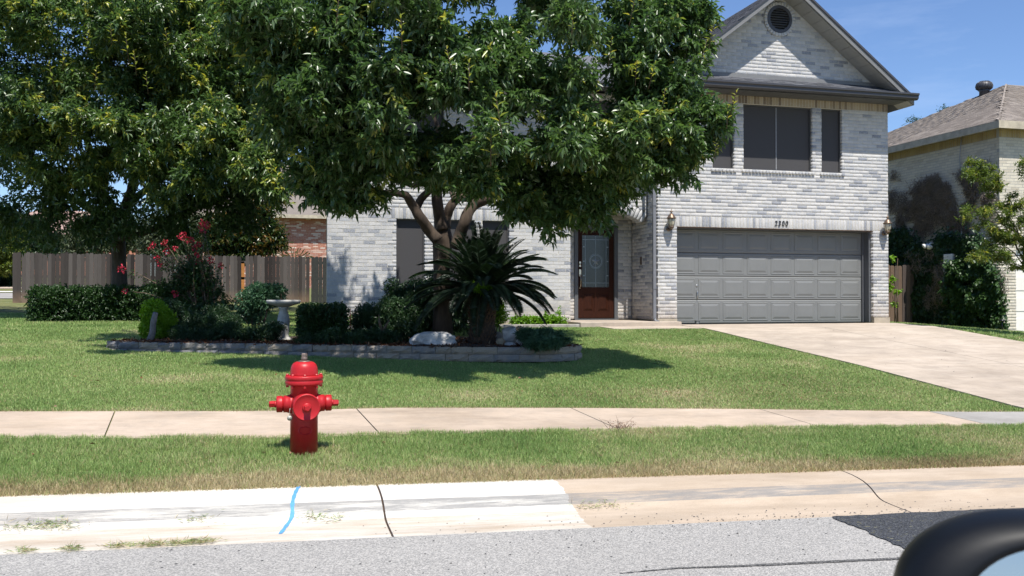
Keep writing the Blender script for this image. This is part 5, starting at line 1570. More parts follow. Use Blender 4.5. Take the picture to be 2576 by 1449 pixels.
shrub("creeping_juniper", on_bed(560, 14.2), [jun(480, 840, 14.2, .25), jun(540, 832, 14.2, .3), jun(600, 835, 14.1, .3), jun(560, 815, 14.4, .3), jun(500, 812, 14.5, .28), jun(650, 840, 14.0, .25), jun(690, 832, 14.0, .2), jun(540, 795, 14.8, .25)], M['leaf_dark'], "low dark creeping juniper spreading left of the birdbath", "ground cover", 4200, 8, .05, .008, .10, .15, .7, seed=46, stems=0)
shrub("creeping_juniper", on_bed(850, 13.6), [jun(790, 860, 13.5, .2), jun(850, 852, 13.5, .25), jun(900, 855, 13.6, .2), jun(950, 850, 13.7, .2)], M['leaf_dark'], "low creeping plant in front of the box shrub along the wall blocks", "ground cover", 2000, 8, .05, .008, .10, .2, .7, seed=47, stems=0)
shrub("fennel_plant", on_bed(1370, 13.2), [jun(1330, 845, 13.5, .18), jun(1365, 850, 13.3, .22), jun(1400, 852, 13.2, .2), jun(1380, 865, 13.0, .15), jun(1345, 865, 12.95, .12)], M['leaf_blue'], "soft green feathery ground plant at the right end of the bed", "ground cover", 2600, 9, .045, .007, .08, .25, .7, seed=48, stems=0)
# leafless spiky shrub and green stump at the middle
shrub("twiggy_shrub", on_bed(960, 14.3), [bl(925, 800, 14.4, .22, .2), bl(980, 790, 14.4, .22, .24), bl(1010, 785, 14.4, .22, .22), bl(960, 840, 14.2, .25, .12), bl(1020, 820, 14.3, .22, .2), bl(905, 830, 14.3, .12, .15)], M['leaf_dark'], "dark twiggy shrub with a forked dead stem left of the tree trunk", "shrub", 2300, 7, .055, .02, .09, .15, .8, stems=14, seed=49, gap=.2)
mb = MB(); fs = on_bed(963, 13.75)
mb.tube([fs, fs + Vector((0, 0, .22))], [.035, .032], 8, jit=.1); mb.tube([fs + Vector((0, 0, .2)), fs + Vector((-.05, 0, .34)), fs + Vector((-.06, 0, .46))], [.028, .02, .008], 7, jit=.1); mb.tube([fs + Vector((0, 0, .2)), fs + Vector((.05, 0, .3)), fs + Vector((.10, 0, .38))], [.028, .018, .008], 7, jit=.1)
tag(mb.build("forked_stump", M['stem'], None, origin=fs), "forked dead brown stem standing in the bed left of the boulder", "stump")
shrub("wall_shrub", Vector((2.15, 16.9, -.1)), [bl(1010, 765, 16.6, .3, .3), bl(1050, 745, 16.6, .3, .3), bl(1060, 780, 16.4, .4, .4), bl(1100, 760, 16.4, .4, .5), bl(1160, 770, 16.3, .4, .45), bl(985, 725, 16.6, .08, .16), bl(1000, 790, 16.4, .3, .3)], M['leaf_dark'], "tall dark shrub filling the space behind the trunk and the sago palm", "shrub", 4200, 8, .07, .025, .12, .0, .9, stems=10, seed=50)
shrub("glossy_shrub", on_bed(1255, 14.9), [bl(1250, 790, 15.0, .16, .22), bl(1240, 760, 15, .12, .2)], M['leaf_lime'], "small bright leafy shrub right behind the sago trunk", "shrub", 300, 7, .05, .028, .07, .0, .7, seed=51)
shrub("sprout", atD(1210, 735, 13.6) - Vector((0, 0, .1)), [bl(1205, 722, 13.45, .09, .08), bl(1222, 728, 13.5, .08, .06)], M['leaf_lime'], "small bright green sprout growing out of the sago palm's heart", "sprout", 70, 6, .06, .035, .05, .0, .8, seed=52, stems=2, sr=.004)
# row of small leafy plants behind the stone edging
pb = [bl(x, 800 + random.uniform(-3, 3), 18.95, .16, .12) for x in range(1305, 1432, 11)]
shrub("border_plants", Vector((5.5, 18.5, -.02)), [(b_[0], 18.5, .09, .17, .12, .11) for b_ in pb] + [(6.0, 18.55, .25, .04, .04, .14), (5.7, 18.6, .2, .04, .04, .1)], M['leaf_lime'], "row of small green plants between the stone edging and the wall", "plants", 650, 7, .05, .03, .06, -.02, .8, seed=53, stems=0)
shrub("border_plants", Vector((1.7, 18.5, -.02)), [(x, 18.5, .08, .2, .12, .12) for x in (1.3, 1.6, 1.9, 2.2)], M['leaf_lime'], "small green plants at the foot of the wall's left end", "plants", 250, 7, .05, .03, .06, -.02, .8, seed=54, stems=0)
# crepe myrtle with crimson flower heads
cm0 = atD(520, 800, 16.3); cm0.z = gz(cm0.x, cm0.y)
cmt = thing("crepe_myrtle", cm0, "crepe myrtle with crimson flower clusters leaning over the hedge", "flowering tree")
heads = [(305, 677, .9), (315, 732, .6), (455, 594, .9), (470, 604, .7), (463, 590, .6), (415, 612, .7), (420, 632, .8), (385, 616, .5), (396, 650, .6), (402, 665, .5), (500, 615, .7), (490, 625, .7), (482, 605, .6), (512, 575, 1.1), (520, 565, .9), (508, 560, .6), (530, 655, .7), (500, 660, .7), (495, 640, .5), (555, 668, .6), (440, 738, .7), (440, 625, .5), (475, 648, .5), (378, 625, .4)]
hb_ = []
tips = []
for (px, py, s_) in heads:
    p = atD(px, py, 16.3 + random.uniform(-.4, .4)); tips.append(p)
    n = int(45 * s_); r_ = .07 * s_
    d_ = unit(rng.normal(size=(n, 3))); P = np.array(list(p)) + d_ * r_ * (.4 + .6 * rng.random((n, 1))) * np.array([1, 1, 1.2])
    V, F = leaf_arrays(P, unit(d_ + rng.normal(size=(n, 3)) * .6),   .036, .032, .3, .1)
    link("flower_cluster", np_mesh("flower_cluster", V, F, M['petal'], rng.random(n).repeat(2)), cmt)
mb = MB(); lp, ld = [], []
for i, p in enumerate(tips):
    s0 = cm0 + Vector((random.gauss(0, .07), random.gauss(0, .07), 0)); m_ = s0.lerp(p, .55) + Vector((random.gauss(0, .05) + (p.x - s0.x) * -.15, 0, .12))
    mb.tube([s0, s0.lerp(m_, .5), m_, m_.lerp(p, .6) + Vector((0, 0, .05)), p], [.02, .016, .011, .007, .004], 6)
    for q in range(85):
        t = random.uniform(.40, .97); a_ = (m_ if t > .55 else s0.lerp(m_, t / .55)); b_ = a_.lerp(p, max(0, (t - .55) / .45)) if t > .55 else a_
        lp.append(list(b_ + Vector((random.gauss(0, .05), random.gauss(0, .05), random.gauss(0, .045))))); ld.append([random.gauss(0, 1), random.gauss(0, 1), random.gauss(-.1, .6)])
mb.build("stems", M['stem'], cmt)["kind"] = "stuff"
n = len(lp); build_leaves("foliage", cmt, M['leaf_hedge'], np.array(lp), unit(np.array(ld)), .055, .03, rng.random(n) * .6)
crown("foliage", cmt, M['leaf_hedge'], [bl(500, 700, 16.4, .28, .35), bl(530, 740, 16.4, .25, .3), bl(470, 690, 16.4, .22, .25), bl(440, 740, 16.4, .25, .25), bl(400, 735, 16.4, .25, .2), bl(500, 780, 16.3, .3, .2), bl(560, 770, 16.2, .2, .12), bl(450, 800, 16.3, .3, .2)], 1500, 7, .055, .028, .1, .0, (cm0.x, cm0.y, .2), .95, .25, seed=55)
# orange blossom spray behind
# sago palm
sg0 = on_bed(1213, 14.0)
sago = thing("sago_palm", sg0, "sago palm with a stout scaly trunk and dark arching fronds in front of the tree", "palm")
mb = MB(); hgt = .80
mb.lathe([(.20, -.03), (.21, .08), (.19, .25), (.175, .45), (.185, .62), (.17, .74), (.12, hgt)], sg0, 18, jit=.08); mb.build("trunk", simple('sago_trunk', (.05, .032, .02), .95, .5, 30, .9), sago)
V, F, it = [], [], []
SC = ([(-.5, 0, -.2), (.5, 0, -.2), (0, 0, 1), (0, -.35, .0)], [(0, 3, 2), (3, 1, 2), (0, 1, 3), (0, 2, 1)])
for row in range(13):
    for k in range(20):
        a_ = (k + .5 * (row % 2)) / 20 * 2 * math.pi; z = .02 + row * .058; rr = .175 + .015 * math.sin(row)
        T = Matrix.Translation(sg0 + Vector((rr * math.cos(a_), rr * math.sin(a_), z))) @ Matrix.Rotation(a_ + math.pi / 2, 4, 'Z') @ Matrix.Rotation(R(random.uniform(15, 50)), 4, 'X') @ Matrix.Diagonal((.05, .05, .085, 1))
        it.append((T, random.random(), 0))
emit_pieces(sago, "leaf_stub", SC, it, simple('sago_stub', (.10, .055, .03), .95, .5, 20), "leaf_stubs", 300, parent=sago)
fr_c = sg0 + Vector((0, 0, .80))
n_fr = 0
def frond(az, el, L_, droop, tone0=.3):
    pts = []; d = Vector((math.cos(az) * math.cos(el), math.sin(az) * math.cos(el), math.sin(el))); p = fr_c + Vector((d.x * .06, d.y * .06, 0))
    ns = 26
    for i in range(ns):
        pts.append(p.copy()); p = p + d * (L_ / ns); d = (d + Vector((0, 0, -droop / ns * (1 + i / ns * 1.3)))).normalized()
    mbf = MB(); mbf.tube(pts, [.010 * (1 - .8 * i / ns) + .001 for i in range(ns)], 4)
    P, D, L2 = [], [], []
    for i in range(2, ns):
        for h in range(4):
            t = (i + h / 4) / ns
            if t > 1: continue
            j = min(i, ns - 2); c_ = pts[j].lerp(pts[j + 1], h / 4) if i < ns - 1 else pts[i]; tg = (pts[min(j + 1, ns - 1)] - pts[j]).normalized()
            s_ = tg.cross(Vector((0, 0, 1)));
            if s_.length < .05: s_ = Vector((-math.sin(az), math.cos(az), 0))
            s_.normalize(); up = s_.cross(tg)
            ll = .155 * math.sin(math.pi * min(1, .12 + t * .88)) ** .6 + .02
            for sg in (-1, 1):
                P.append(list(c_)); D.append(list((s_ * sg * .80 + tg * .50 + up * .32).normalized())); L2.append(ll)
    me_s = mbf.mesh("frond", [M['leaf_sago']])
    V, F = leaf_arrays(np.array(P), np.array(D), np.array(L2), .0075, .25, .12)
    b_ = len(mbf.v); Vs = np.concatenate([np.array([list(v) for v in mbf.v]), V]);
    tri = []
    for f in mbf.f:
        for q in range(1, len(f) - 1): tri.append((f[0], f[q], f[q + 1]))
    Fa = np.concatenate([np.array(tri), F + b_]); link("frond", np_mesh("frond", Vs, Fa, M['leaf_sago'], np.full(len(Fa), tone0) + rng.normal(size=len(Fa)) * .05), sago)
for k in range(84):
    ring_ = k / 84; el = R(84 - 84 * ring_ + random.uniform(-5, 5)); az = k * 2.39996
    frond(az, el, random.uniform(1.12, 1.38) * (.82 + .18 * ring_), random.uniform(.55, .95), random.uniform(.1, .6))
frond(R(30), R(52), 1.1, .7, .95)
# red-topped stake
sp = atD(881, 790, 17.3); sp.z = -.05
mb = MB(); mb.tube([sp, sp + Vector((0, 0, .42))], .009, 8); o = mb.build("marker_stake", M['red_stake'], None, origin=sp); tag(o, "thin red stake in front of the wall near its left end", "stake")

# ------------------------------------------------------------------ wooden fences
def board_mesh(h, w, t=.018, mat=None):
    mb = MB(); c_ = .035
    mb.prism([(-w / 2, 0, 0), (w / 2, 0, 0), (w / 2, 0, h - c_), (w / 2 - c_, 0, h), (-w / 2 + c_, 0, h), (-w / 2, 0, h - c_)], (0, t, 0)); return mb.mesh("board", mat)
def fence(label, x0, x1, Y, zf, h, mat, seed, posts=True, special=()):
    f = thing("wooden_fence", ((x0 + x1) / 2, Y, zf((x0 + x1) / 2)), label, "fence")
    r_ = random.Random(seed); ms = [board_mesh(h, .133, mat=mat), board_mesh(h + .02, .135, mat=mat), board_mesh(h - .015, .132, mat=mat)]; kk = 0
    x = x0
    while x < x1:
        if not any(a_ < x < b_ for a_, b_ in special):
            o = bpy.data.objects.new("board", r_.choice(ms)); COL.objects.link(o); o.parent = f; o.matrix_parent_inverse = Matrix.Translation(-f.location)
            kk += 1; o.location = (x + .07, Y + r_.uniform(-.008, .008), zf(x) + r_.uniform(-.015, .015)); o.rotation_euler = (r_.uniform(-.01, .01), r_.gauss(0, .003), r_.uniform(-.004, .004))
            o["tone"] = max(0, min(1, r_.gauss(.45, .48)))
        x += .1375
    for z_ in (.3, .95, 1.55):
        mb = MB(); mb.prism([(x0, Y + .03, zf(x0) + z_), (x0, Y + .07, zf(x0) + z_), (x0, Y + .07, zf(x0) + z_ + .09), (x0, Y + .03, zf(x0) + z_ + .09)], (x1 - x0, 0, zf(x1) - zf(x0))); mb.build("rail", mat, f)
    return f
zA = lambda x: .36 - .004 * (x + 9)
fence("long weathered grey board fence behind the clipped hedge", -8.62, 1.55, 35.5, zA, 1.83, M['fence'], 3, special=((-.95, -.80),))
mb = MB(); mb.box(-.93, -.82, 35.53, 35.62, zA(-1) - .1, zA(-1) + 1.62); o = mb.build("fence_post", M['orange_wood'], None, origin=(-.87, 35.57, .3)); tag(o, "new orange timber post filling the gap in the grey fence", "post")
fd_ = fence("short dark gate section of fence against the corner of the house", 1.60, 2.6, 35.1, zA, 1.80, M['dark_fence'], 4)
zB = lambda x: -.24
fence("small brown board fence between the two brick houses", 16.9, 18.78, 23.3, zB, 1.80, M['fence2'], 5)

# ------------------------------------------------------------------ cream brick neighbour
NX, NY = 18.9, 20.2
NE = 5.12
nb = thing("house", (21.5, 21, -.3), "cream brick neighbouring house with a tan hip roof and ivy on its side", "house")
it = []
W = BrickWall((NX, 31.0, 0), (0, -1, 0), (-1, 0, 0), dark=.1, pz=.0775, weight=lambda p: (1000 if p.z > 3.6 and p.y < 27 else 0) - (p - C0).length)
W.course_fill(-.42, NE - .2325, lambda z, a, b: [(0, 31.0 - NY - .096)])
wl_ = W.backing("wall", M['mortar_grey'], nb, thick=.2); it += [(m_, t_, w_, wl_) for m_, t_, w_ in W.items]
W = BrickWall((0, NY, 0), (1, 0, 0), (0, -1, 0), dark=.1, weight=lambda p: (1000 if p.z > 3.0 and p.x < 20.5 else 0) - (p - C0).length)
W.course_fill(-.42, NE - .2325, lambda z, a, b: subtract([(NX, 25.5)], (19.42, 24.3)) if z < 1.9 else [(NX, 25.5)])
wl_ = W.backing("wall", M['mortar_grey'], nb, thick=.2); it += [(m_, t_, w_, wl_) for m_, t_, w_ in W.items]
emit_pieces(nb, "brick", (BRICK_V, BRICK_F), it, M['brick_cream'], "brickwork", 300)
it = []
W = BrickWall((NX, 31.0, 0), (0, -1, 0), (-1, 0, 0)); W.soldiers(0, 31.0 - NY - .096, NE - .2325, NE); w2 = W.backing("wall", M['mortar_grey'], nb, thick=.2); it += [(m_, t_, w_, w2) for m_, t_, w_ in W.items]
W = BrickWall((0, NY, 0), (1, 0, 0), (0, -1, 0)); W.soldiers(NX, 25.5, NE - .2325, NE); w2 = W.backing("wall", M['mortar_grey'], nb, thick=.2); it += [(m_, t_, w_, w2) for m_, t_, w_ in W.items]
emit_pieces(nb, "soldier_brick", (BRICK_V, BRICK_F), it, M['brick_bounce_tan'], "soldier_bricks", 300)
mb = MB(); mb.box(NX + .21, 29, NY + .21, 30.9, -.5, NE - .01); mb.build("inner_structure", M['mortar_grey'], nb)
# white garage door of horizontal panels
mb = MB(); mb.box(19.44, 24.28, NY + .12, NY + .16, -.42, 1.9); g2 = mb.build("garage_door", M['garage_white'], nb)
for k in range(4):
    for i in range(8):
        a_ = 19.50 + i * .597; z_ = -.33 + k * .56
        m2 = MB(); m2.box(a_, a_ + .50, NY + .107, NY + .119, z_, z_ + .36); m2.build("panel", M['garage_white'], g2)
ov = .32; rx0, ry0, ry1 = NX - ov, NY - ov, 31.0; ap = (rx0 + 4.75, ry0 + 4.75, NE + .12 + 4.75 * .49)
ez_ = NE + .12
mb = MB()
rx1 = rx0 + 12
mb.add([(rx0, ry0, ez_), (rx1, ry0, ez_), (rx1, ry0 + 9.5, ez_), (rx0, ry0 + 9.5, ez_), ap, (rx1, ry0 + 4.75, ap[2])], [(0, 1, 5, 4), (2, 3, 4, 5), (3, 0, 4), (0, 3, 2, 1), (1, 2, 5)])
nr = mb.build("roof", M['shingle_tan'], nb)
it = []
upS = Vector((1, 0, .49)).normalized(); L_ = 9.5; sl_ = 4.75 * math.sqrt(1 + .49 ** 2)
roof_shingles(it, (rx0, ry0 + 9.5, ez_), (0, -1, 0), upS, L_, int(sl_ / .14), clip=lambda c_, h_: (h_ / sl_ * 4.75 < c_ < L_ - h_ / sl_ * 4.75), tabw=.34)
upF = Vector((0, 1, .49)).normalized()
roof_shingles(it, (rx0, ry0, ez_), (1, 0, 0), upF, 7, int(sl_ / .14), clip=lambda c_, h_: c_ > h_ / sl_ * 4.75 and c_ < 7, tabw=.34)
emit_pieces(nb, "shingle", BOX, it, M['shingle_tan'], "shingles", 300, parent=nr)
mb = MB(); p0 = Vector((rx0, ry0, ez_ - .01)); mb.tube([p0 + Vector((.02, .02, .0)), Vector(ap) + Vector((0, 0, .0))], .03, 4, smooth=False); mb.build("hip_cap", M['shingle_tan'], nb)
mb = MB(); mb.box(rx0 - .02, rx0 + .02, ry0 + .001, ry0 + 9.5, NE - .06, ez_ + .02); mb.box(rx0 - .02, rx1, ry0 - .04, ry0, NE - .06, ez_ + .02)
mb.box(rx0 + .021, NX + .1, ry0 + .001, ry0 + 9.5, NE + .005, NE + .02); mb.box(NX + .1, rx1, ry0 + .001, NY + .1, NE + .005, NE + .02); mb.build("fascia", M['beige_trim'], nb)["kind"] = "stuff"
# turbine vent and pipe
vp = atY(2476, 236, 25.6); vb = Vector((vp.x, 25.6, ez_ + (vp.x - rx0) * .49))
d_ = ray(2476, 238)
for t in np.linspace(20, 45, 400):
    p = C0 + d_ * t; 
    if p.z < ez_ + min((p.x - rx0), (ry0 + 9.5 - p.y)) * .49: vb = p; break
tv = thing("turbine_vent", vb, "dark round turbine vent on the tan roof near its peak", "roof vent")
mb = MB(); mb.lathe([(.16, -.15), (.15, .10), (.19, .14)], vb, 20); mb.build("base", M['gutter'], tv)
mb = MB(); mb.lathe([(.17, .14), (.235, .20), (.25, .28), (.22, .37), (.13, .43), (.02, .45)], vb, 24)
for k in range(18):
    a_ = k * math.pi / 9
    mb.tube([(vb.x + r_ * math.cos(a_ + h_), vb.y + r_ * math.sin(a_ + h_), vb.z + h_) for r_, h_ in ((.18, .15), (.245, .20), (.26, .28), (.23, .37), (.13, .435))], .010, 4)
mb.build("head", M['gutter'], tv)
d_ = ray(2418, 252); pp_ = None
for t in np.linspace(20, 50, 400):
    p = C0 + d_ * t
    if p.z < ez_ + min((p.x - rx0), (ry0 + 9.5 - p.y)) * .49: pp_ = p; break
if pp_ is not None:
    mb = MB(); mb.tube([pp_ - Vector((0, 0, .1)), pp_ + Vector((0, 0, .26))], .05, 10); o = mb.build("vent_pipe", M['grey_pipe'], None, origin=pp_); tag(o, "short grey vent pipe on the tan roof left of the turbine vent", "pipe")
def onside(px, py, off=0): p = atX(px, py, NX - off); return p
# conduit, flood lights, metal panel on the side wall
mb = MB(); mb.tube([onside(2419, 343, .03), onside(2414, 400, .03), onside(2416, 430, .03), onside(2436, 462, .03), onside(2436, 560, .03), onside(2434, 640, .03)], .014, 6); mb.build("conduit", M['grey_pipe'], nb)
mb = MB(); mb.tube([onside(2418, 575, .09), onside(2420, 610, .09), onside(2424, 645, .09)], .006, 5); mb.build("cable", M['white_paint'], nb)
a_, b_ = onside(2388, 640, .1), onside(2411, 706, .1)
mb = MB(); mb.box(NX - .30, NX - .02, b_.y, a_.y, b_.z, a_.z); o = mb.build("meter_panel", M['white_paint'], None, origin=(NX - .1, (a_.y + b_.y) / 2, b_.z)); bevel(o, .01); tag(o, "tall pale metal utility panel surrounded by ivy on the side wall", "utility box")
fl0 = onside(2340, 612, .30)
fl = thing("flood_light", fl0, "twin white flood lamp fixed above the brown fence on the ivy wall", "flood light")
mb = MB(); mb.tube([fl0 + Vector((.28, 0, .0)), fl0, fl0 + Vector((-.05, 0, -.05))], .022, 8); mb.build("arm", M['white_paint'], fl)
for dv in (Vector((-.3, -.5, -.5)), Vector((-.9, .4, -.5))):
    q = dv.normalized().to_track_quat('Z', 'Y').to_matrix().to_4x4()
    m2 = MB(); m2.lathe([(.025, 0), (.035, .03), (.045, .07), (.075, .13), (.08, .15), (.03, .165)], (0, 0, 0), 18, Matrix.Translation(fl0 + Vector((-.04, 0, -.02)) + dv.normalized() * .02) @ q); m2.build("lamp_head", M['white_paint'], fl)

# ivy on the side wall
def poly_pts(polys, n, X, rag=.30):
    """random points on the wall plane X inside outlines given in measured points"""
    out = []
    Q = [[(onside(*p).y, onside(*p).z) for p in P] for P in polys]
    for P, m in zip(Q, n):
        PX = np.array([p[0] for p in P]); PY = np.array([p[1] for p in P])
        y = rng.uniform(PX.min(), PX.max(), m * 3); z = rng.uniform(PY.min(), PY.max(), m * 3)
        jx = y + rng.normal(size=m * 3) * .16; jz = z + rng.normal(size=m * 3) * .13
        k = point_in(jx, jz, PX, PY) & (fnoise(y * 1.9 + 9, z * 1.9 + 5, 77) > rag); out.append(np.stack([y[k], z[k]], 1))
    return np.concatenate(out)
def ivy(name, polys, n, mat, depth, L, Wl, label, tone0, seed, stringy=False):
    yz = poly_pts(polys, n, NX, .47 if stringy else .22); m = len(yz)
    lump = fnoise(yz[:, 0] * 1.6 + 50, yz[:, 1] * 1.6 + 50, seed)
    fine = fnoise(yz[:, 0] * 5 + 50, yz[:, 1] * 5 + 50, seed + 1)
    x = NX - .02 - depth * (.25 + 1.1 * lump * fine) * rng.random(m) ** .4
    P = np.stack([x, yz[:, 0], yz[:, 1]], 1)
    D = unit(np.stack([-.5 + .3 * rng.normal(size=m), .5 * rng.normal(size=m) - .15, -.7 + .5 * rng.normal(size=m)], 1)) if not stringy else unit(np.stack([-.15 + .25 * rng.normal(size=m), .45 * rng.normal(size=m), rng.normal(size=m)], 1))
    t_ = thing(name, (NX, float(yz[:, 0].mean()), float(yz[:, 1].min())), label, "ivy")
    build_leaves("foliage", t_, mat, P, D, L * (.6 + .8 * rng.random(m)), Wl * (.7 + .6 * rng.random(m)), np.clip(tone0 + .35 * (fine - .5) * 2 + rng.normal(size=m) * .12, 0, 1), fold=.1, bend=.1)
    return t_
G1 = [(2226, 590), (2258, 588), (2272, 570), (2285, 590), (2300, 600), (2318, 615), (2335, 628), (2352, 626), (2365, 612), (2378, 590), (2395, 600), (2402, 585), (2410, 605), (2425, 618), (2440, 595), (2456, 605), (2470, 590), (2482, 620), (2500, 640), (2512, 700), (2512, 835), (2300, 826), (2226, 820)]
ivy("ivy", [G1], [20000], M['leaf_ivy'], .42, .095, .075, "dark green ivy mass covering the lower side wall of the cream house", .3, 60)
ivy("ivy", [[(2420, 660), (2470, 650), (2530, 700), (2545, 835), (2440, 832), (2410, 760)]], [7000], M['leaf_hedge'], .70, .10, .08, "brighter green ivy at the front corner of the cream house", .65, 61)
D1 = [[(2262, 585), (2270, 560), (2275, 510), (2300, 475), (2322, 470), (2340, 450), (2362, 440), (2378, 450), (2420, 440), (2440, 430), (2470, 430), (2500, 440), (2505, 540), (2480, 560), (2450, 575), (2400, 580), (2380, 555), (2350, 560), (2330, 590), (2290, 600)], [(2240, 440), (2252, 432), (2256, 470), (2252, 520), (2262, 545), (2275, 540), (2268, 572), (2240, 560)], [(2475, 430), (2478, 410), (2487, 400), (2494, 430), (2500, 470)]]
ivy("dead_ivy", D1, [11000, 1500, 400], M['leaf_dead'], .14, .13, .013, "dried brown ivy clinging high on the side wall of the cream house", .35, 62, stringy=True)
ivy("dead_ivy", [[(2300, 630), (2400, 625), (2420, 700), (2440, 830), (2330, 826), (2320, 700)], [(2490, 700), (2530, 680), (2545, 760), (2520, 800)]], [4000, 1800], M['leaf_dead'], .48, .10, .012, "dry brown stems hanging in the lower ivy around the utility panel", .4, 63, stringy=True)

# young tree on the right, in front of the cream house
yt0 = Vector((16.45, 16.5, gz(16.45, 16.5)))
yt = thing("young_tree", yt0, "yellow-green young tree at the right edge in front of the cream brick wall", "tree")
mb = MB(); mb.tube([yt0, yt0 + Vector((0, 0, 1.0)), yt0 + Vector((-.1, 0, 2.0)), yt0 + Vector((-.15, .1, 3.0))], [.07, .06, .045, .02], 10); mb.build("trunk", M['bark_grey'], yt)
yb = [bl(2450, 425, 19.5, .26, .18), bl(2475, 455, 19.5, .28, .22), bl(2440, 440, 19.4, .16, .12), bl(2500, 440, 19.5, .22, .16), bl(2495, 480, 19.6, .22, .25), bl(2460, 530, 19.4, .28, .18), bl(2430, 545, 19.3, .18, .12), bl(2510, 540, 19.5, .32, .28), bl(2560, 510, 19.5, .30, .28), bl(2540, 580, 19.5, .38, .28), bl(2500, 600, 19.5, .28, .25), bl(2570, 620, 19.5, .4, .3), bl(2530, 640, 19.5, .35, .2), bl(2475, 640, 19.4, .26, .16), bl(2570, 660, 19.4, .3, .16), bl(2610, 560, 19.4, .5, .5), bl(2650, 480, 19.4, .6, .6), bl(2572, 420, 19.3, .14, .22), bl(2640, 640, 19.4, .6, .4), bl(2470, 570, 19.4, .18, .12), bl(2440, 648, 19.4, .12, .06)]
for b_ in yb[::2]:
    m2 = MB(); e = Vector(b_[:3]); s0 = yt0 + Vector((-.1, 0, 1.2 + random.random())); m2.tube([s0, s0.lerp(e, .5) + Vector((0, 0, .15)), e], [.02, .012, .004], 6); m2.build("limb", M['bark_grey'], yt)
crown("crown", yt, M['leaf_yellow'], lumpy([(q_[0], q_[1], q_[2], q_[3] * .85, q_[4] * .85, q_[5] * .85) for q_ in yb], 6, .35), 2300, 10, .075, .022, .13, .10, (16.4, 16.5, 1.9), .75, .1, seed=70, yellow=.10, droop=.05)
# sprig by the corner of the grey house
sp0 = Vector((14.25, 18.9, -.06)); sg_ = [bl(2246, 705, 23.0, .05, .08), bl(2256, 735, 23.0, .08, .05), bl(2250, 762, 23, .05, .07), bl(2243, 650, 23, .03, .06), bl(2241, 720, 23, .04, .16)]
sgb = sg_[1]; shrub("corner_vine", Vector((sgb[0], sgb[1], -.13)), sg_, M['leaf_lime'], "small bright green vine at the foot of the brown fence", "vine", 60, 6, .07, .04, .06, .1, .8, seed=71, stems=5)
# path light by the neighbour's door
pl0 = Vector((18.3, 19.5, gz(18.3, 19.5)))
mb = MB(); mb.tube([pl0, pl0 + Vector((0, 0, .26))], .015, 8); mb.lathe([(.06, .25), (.075, .27), (.03, .31)], pl0, 14); o = mb.build("path_light", M['black'], None, origin=pl0); tag(o, "small black path light beside the ivy corner of the cream house", "path light")

# ------------------------------------------------------------------ beyond the fence
rh = thing("house", (3.5, 52, 1.1), "red brick house with a brown roof behind the grey fence", "house")
p1, p2 = atY(640, 543, 50), atY(860, 543, 50); ezr = p1.z
W = BrickWall((0, 50, 0), (1, 0, 0), (0, -1, 0), dark=.25, pz=.0775, pu=.25)
W.course_fill(.6, ezr, lambda z, a, b: [(p1.x - 3, p2.x + 1.5)])
wl_ = W.backing("wall", M['mortar_red'], rh); emit_pieces(rh, "brick", (BRICK_V, BRICK_F), [(m_, t_, (1000 if m_.translation.z > 3.5 and -2.2 < m_.translation.x < 3 else 0) + random.random(), wl_) for m_, t_, w_ in W.items], M['brick_red'], "brickwork", 300)
mb = MB(); pa = atY(700, 440, 54); mb.add([(p1.x - 3.5, 49.4, ezr), (p2.x + 2, 49.4, ezr), (p2.x + 2, 55.5, ezr + 3.6), (p1.x + 1.2, 55.5, ezr + 3.6), (p2.x + 2, 62, ezr), (p1.x - 3.5, 62, ezr)], [(0, 1, 2, 3), (3, 2, 4, 5), (0, 3, 5), (1, 4, 2), (0, 5, 4, 1)]); mb.build("roof", M['shingle_brown'], rh)
mb = MB(); mb.box(p1.x - 3.5, p2.x + 2, 49.36, 49.4, ezr - .12, ezr + .06); mb.build("fascia", M['beige_trim'], rh)
mb = MB(); mb.box(p1.x - 2.9, p2.x + 1.4, 50.2, 61, .5, ezr - .02); mb.build("inner_structure", M['mortar_red'], rh)

def far_house(px, py, Y, w, h, roofh, wallm, roofm, label):
    p = atY(px, py, Y); z0 = gz(p.x, Y) - .3
    t_ = thing("house", (p.x, Y, z0), label, "house")
    mb = MB(); mb.box(p.x - w / 2, p.x + w / 2, Y, Y + 9, z0, h + z0); mb.build("wall", wallm, t_)
    mb = MB(); a_, b_, z1 = p.x - w / 2 - .5, p.x + w / 2 + .5, z0 + h
    mb.add([(a_, Y - .5, z1), (b_, Y - .5, z1), (b_, Y + 9.5, z1), (a_, Y + 9.5, z1), (a_ + 4, Y + 4.5, z1 + roofh), (b_ - 4, Y + 4.5, z1 + roofh)], [(0, 1, 5, 4), (2, 3, 4, 5), (3, 0, 4), (1, 2, 5), (0, 3, 2, 1)]); mb.build("roof", roofm, t_)
    for x in np.arange(p.x - w / 2 + 1, p.x + w / 2 - 1.5, 3.2):
        m2 = MB(); m2.box(x, x + 1.2, Y - .05, Y - .005, z0 + 1.0, z0 + 2.3); m2.build("window", M['screen_frame'], t_)
    return t_
far_house(150, 620, 92, 13, 4.2, 2.6, M['brick_red'], simple('pink_roof', (.30, .20, .17), .9, .1, 3), "far house with a reddish roof showing above the grey fence")
far_house(178, 600, 130, 14, 6.5, 3.0, M['garage_white'], simple('pale_roof', (.40, .42, .44), .9, .1, 3), "farther house with a pale grey roof above the reddish roof")

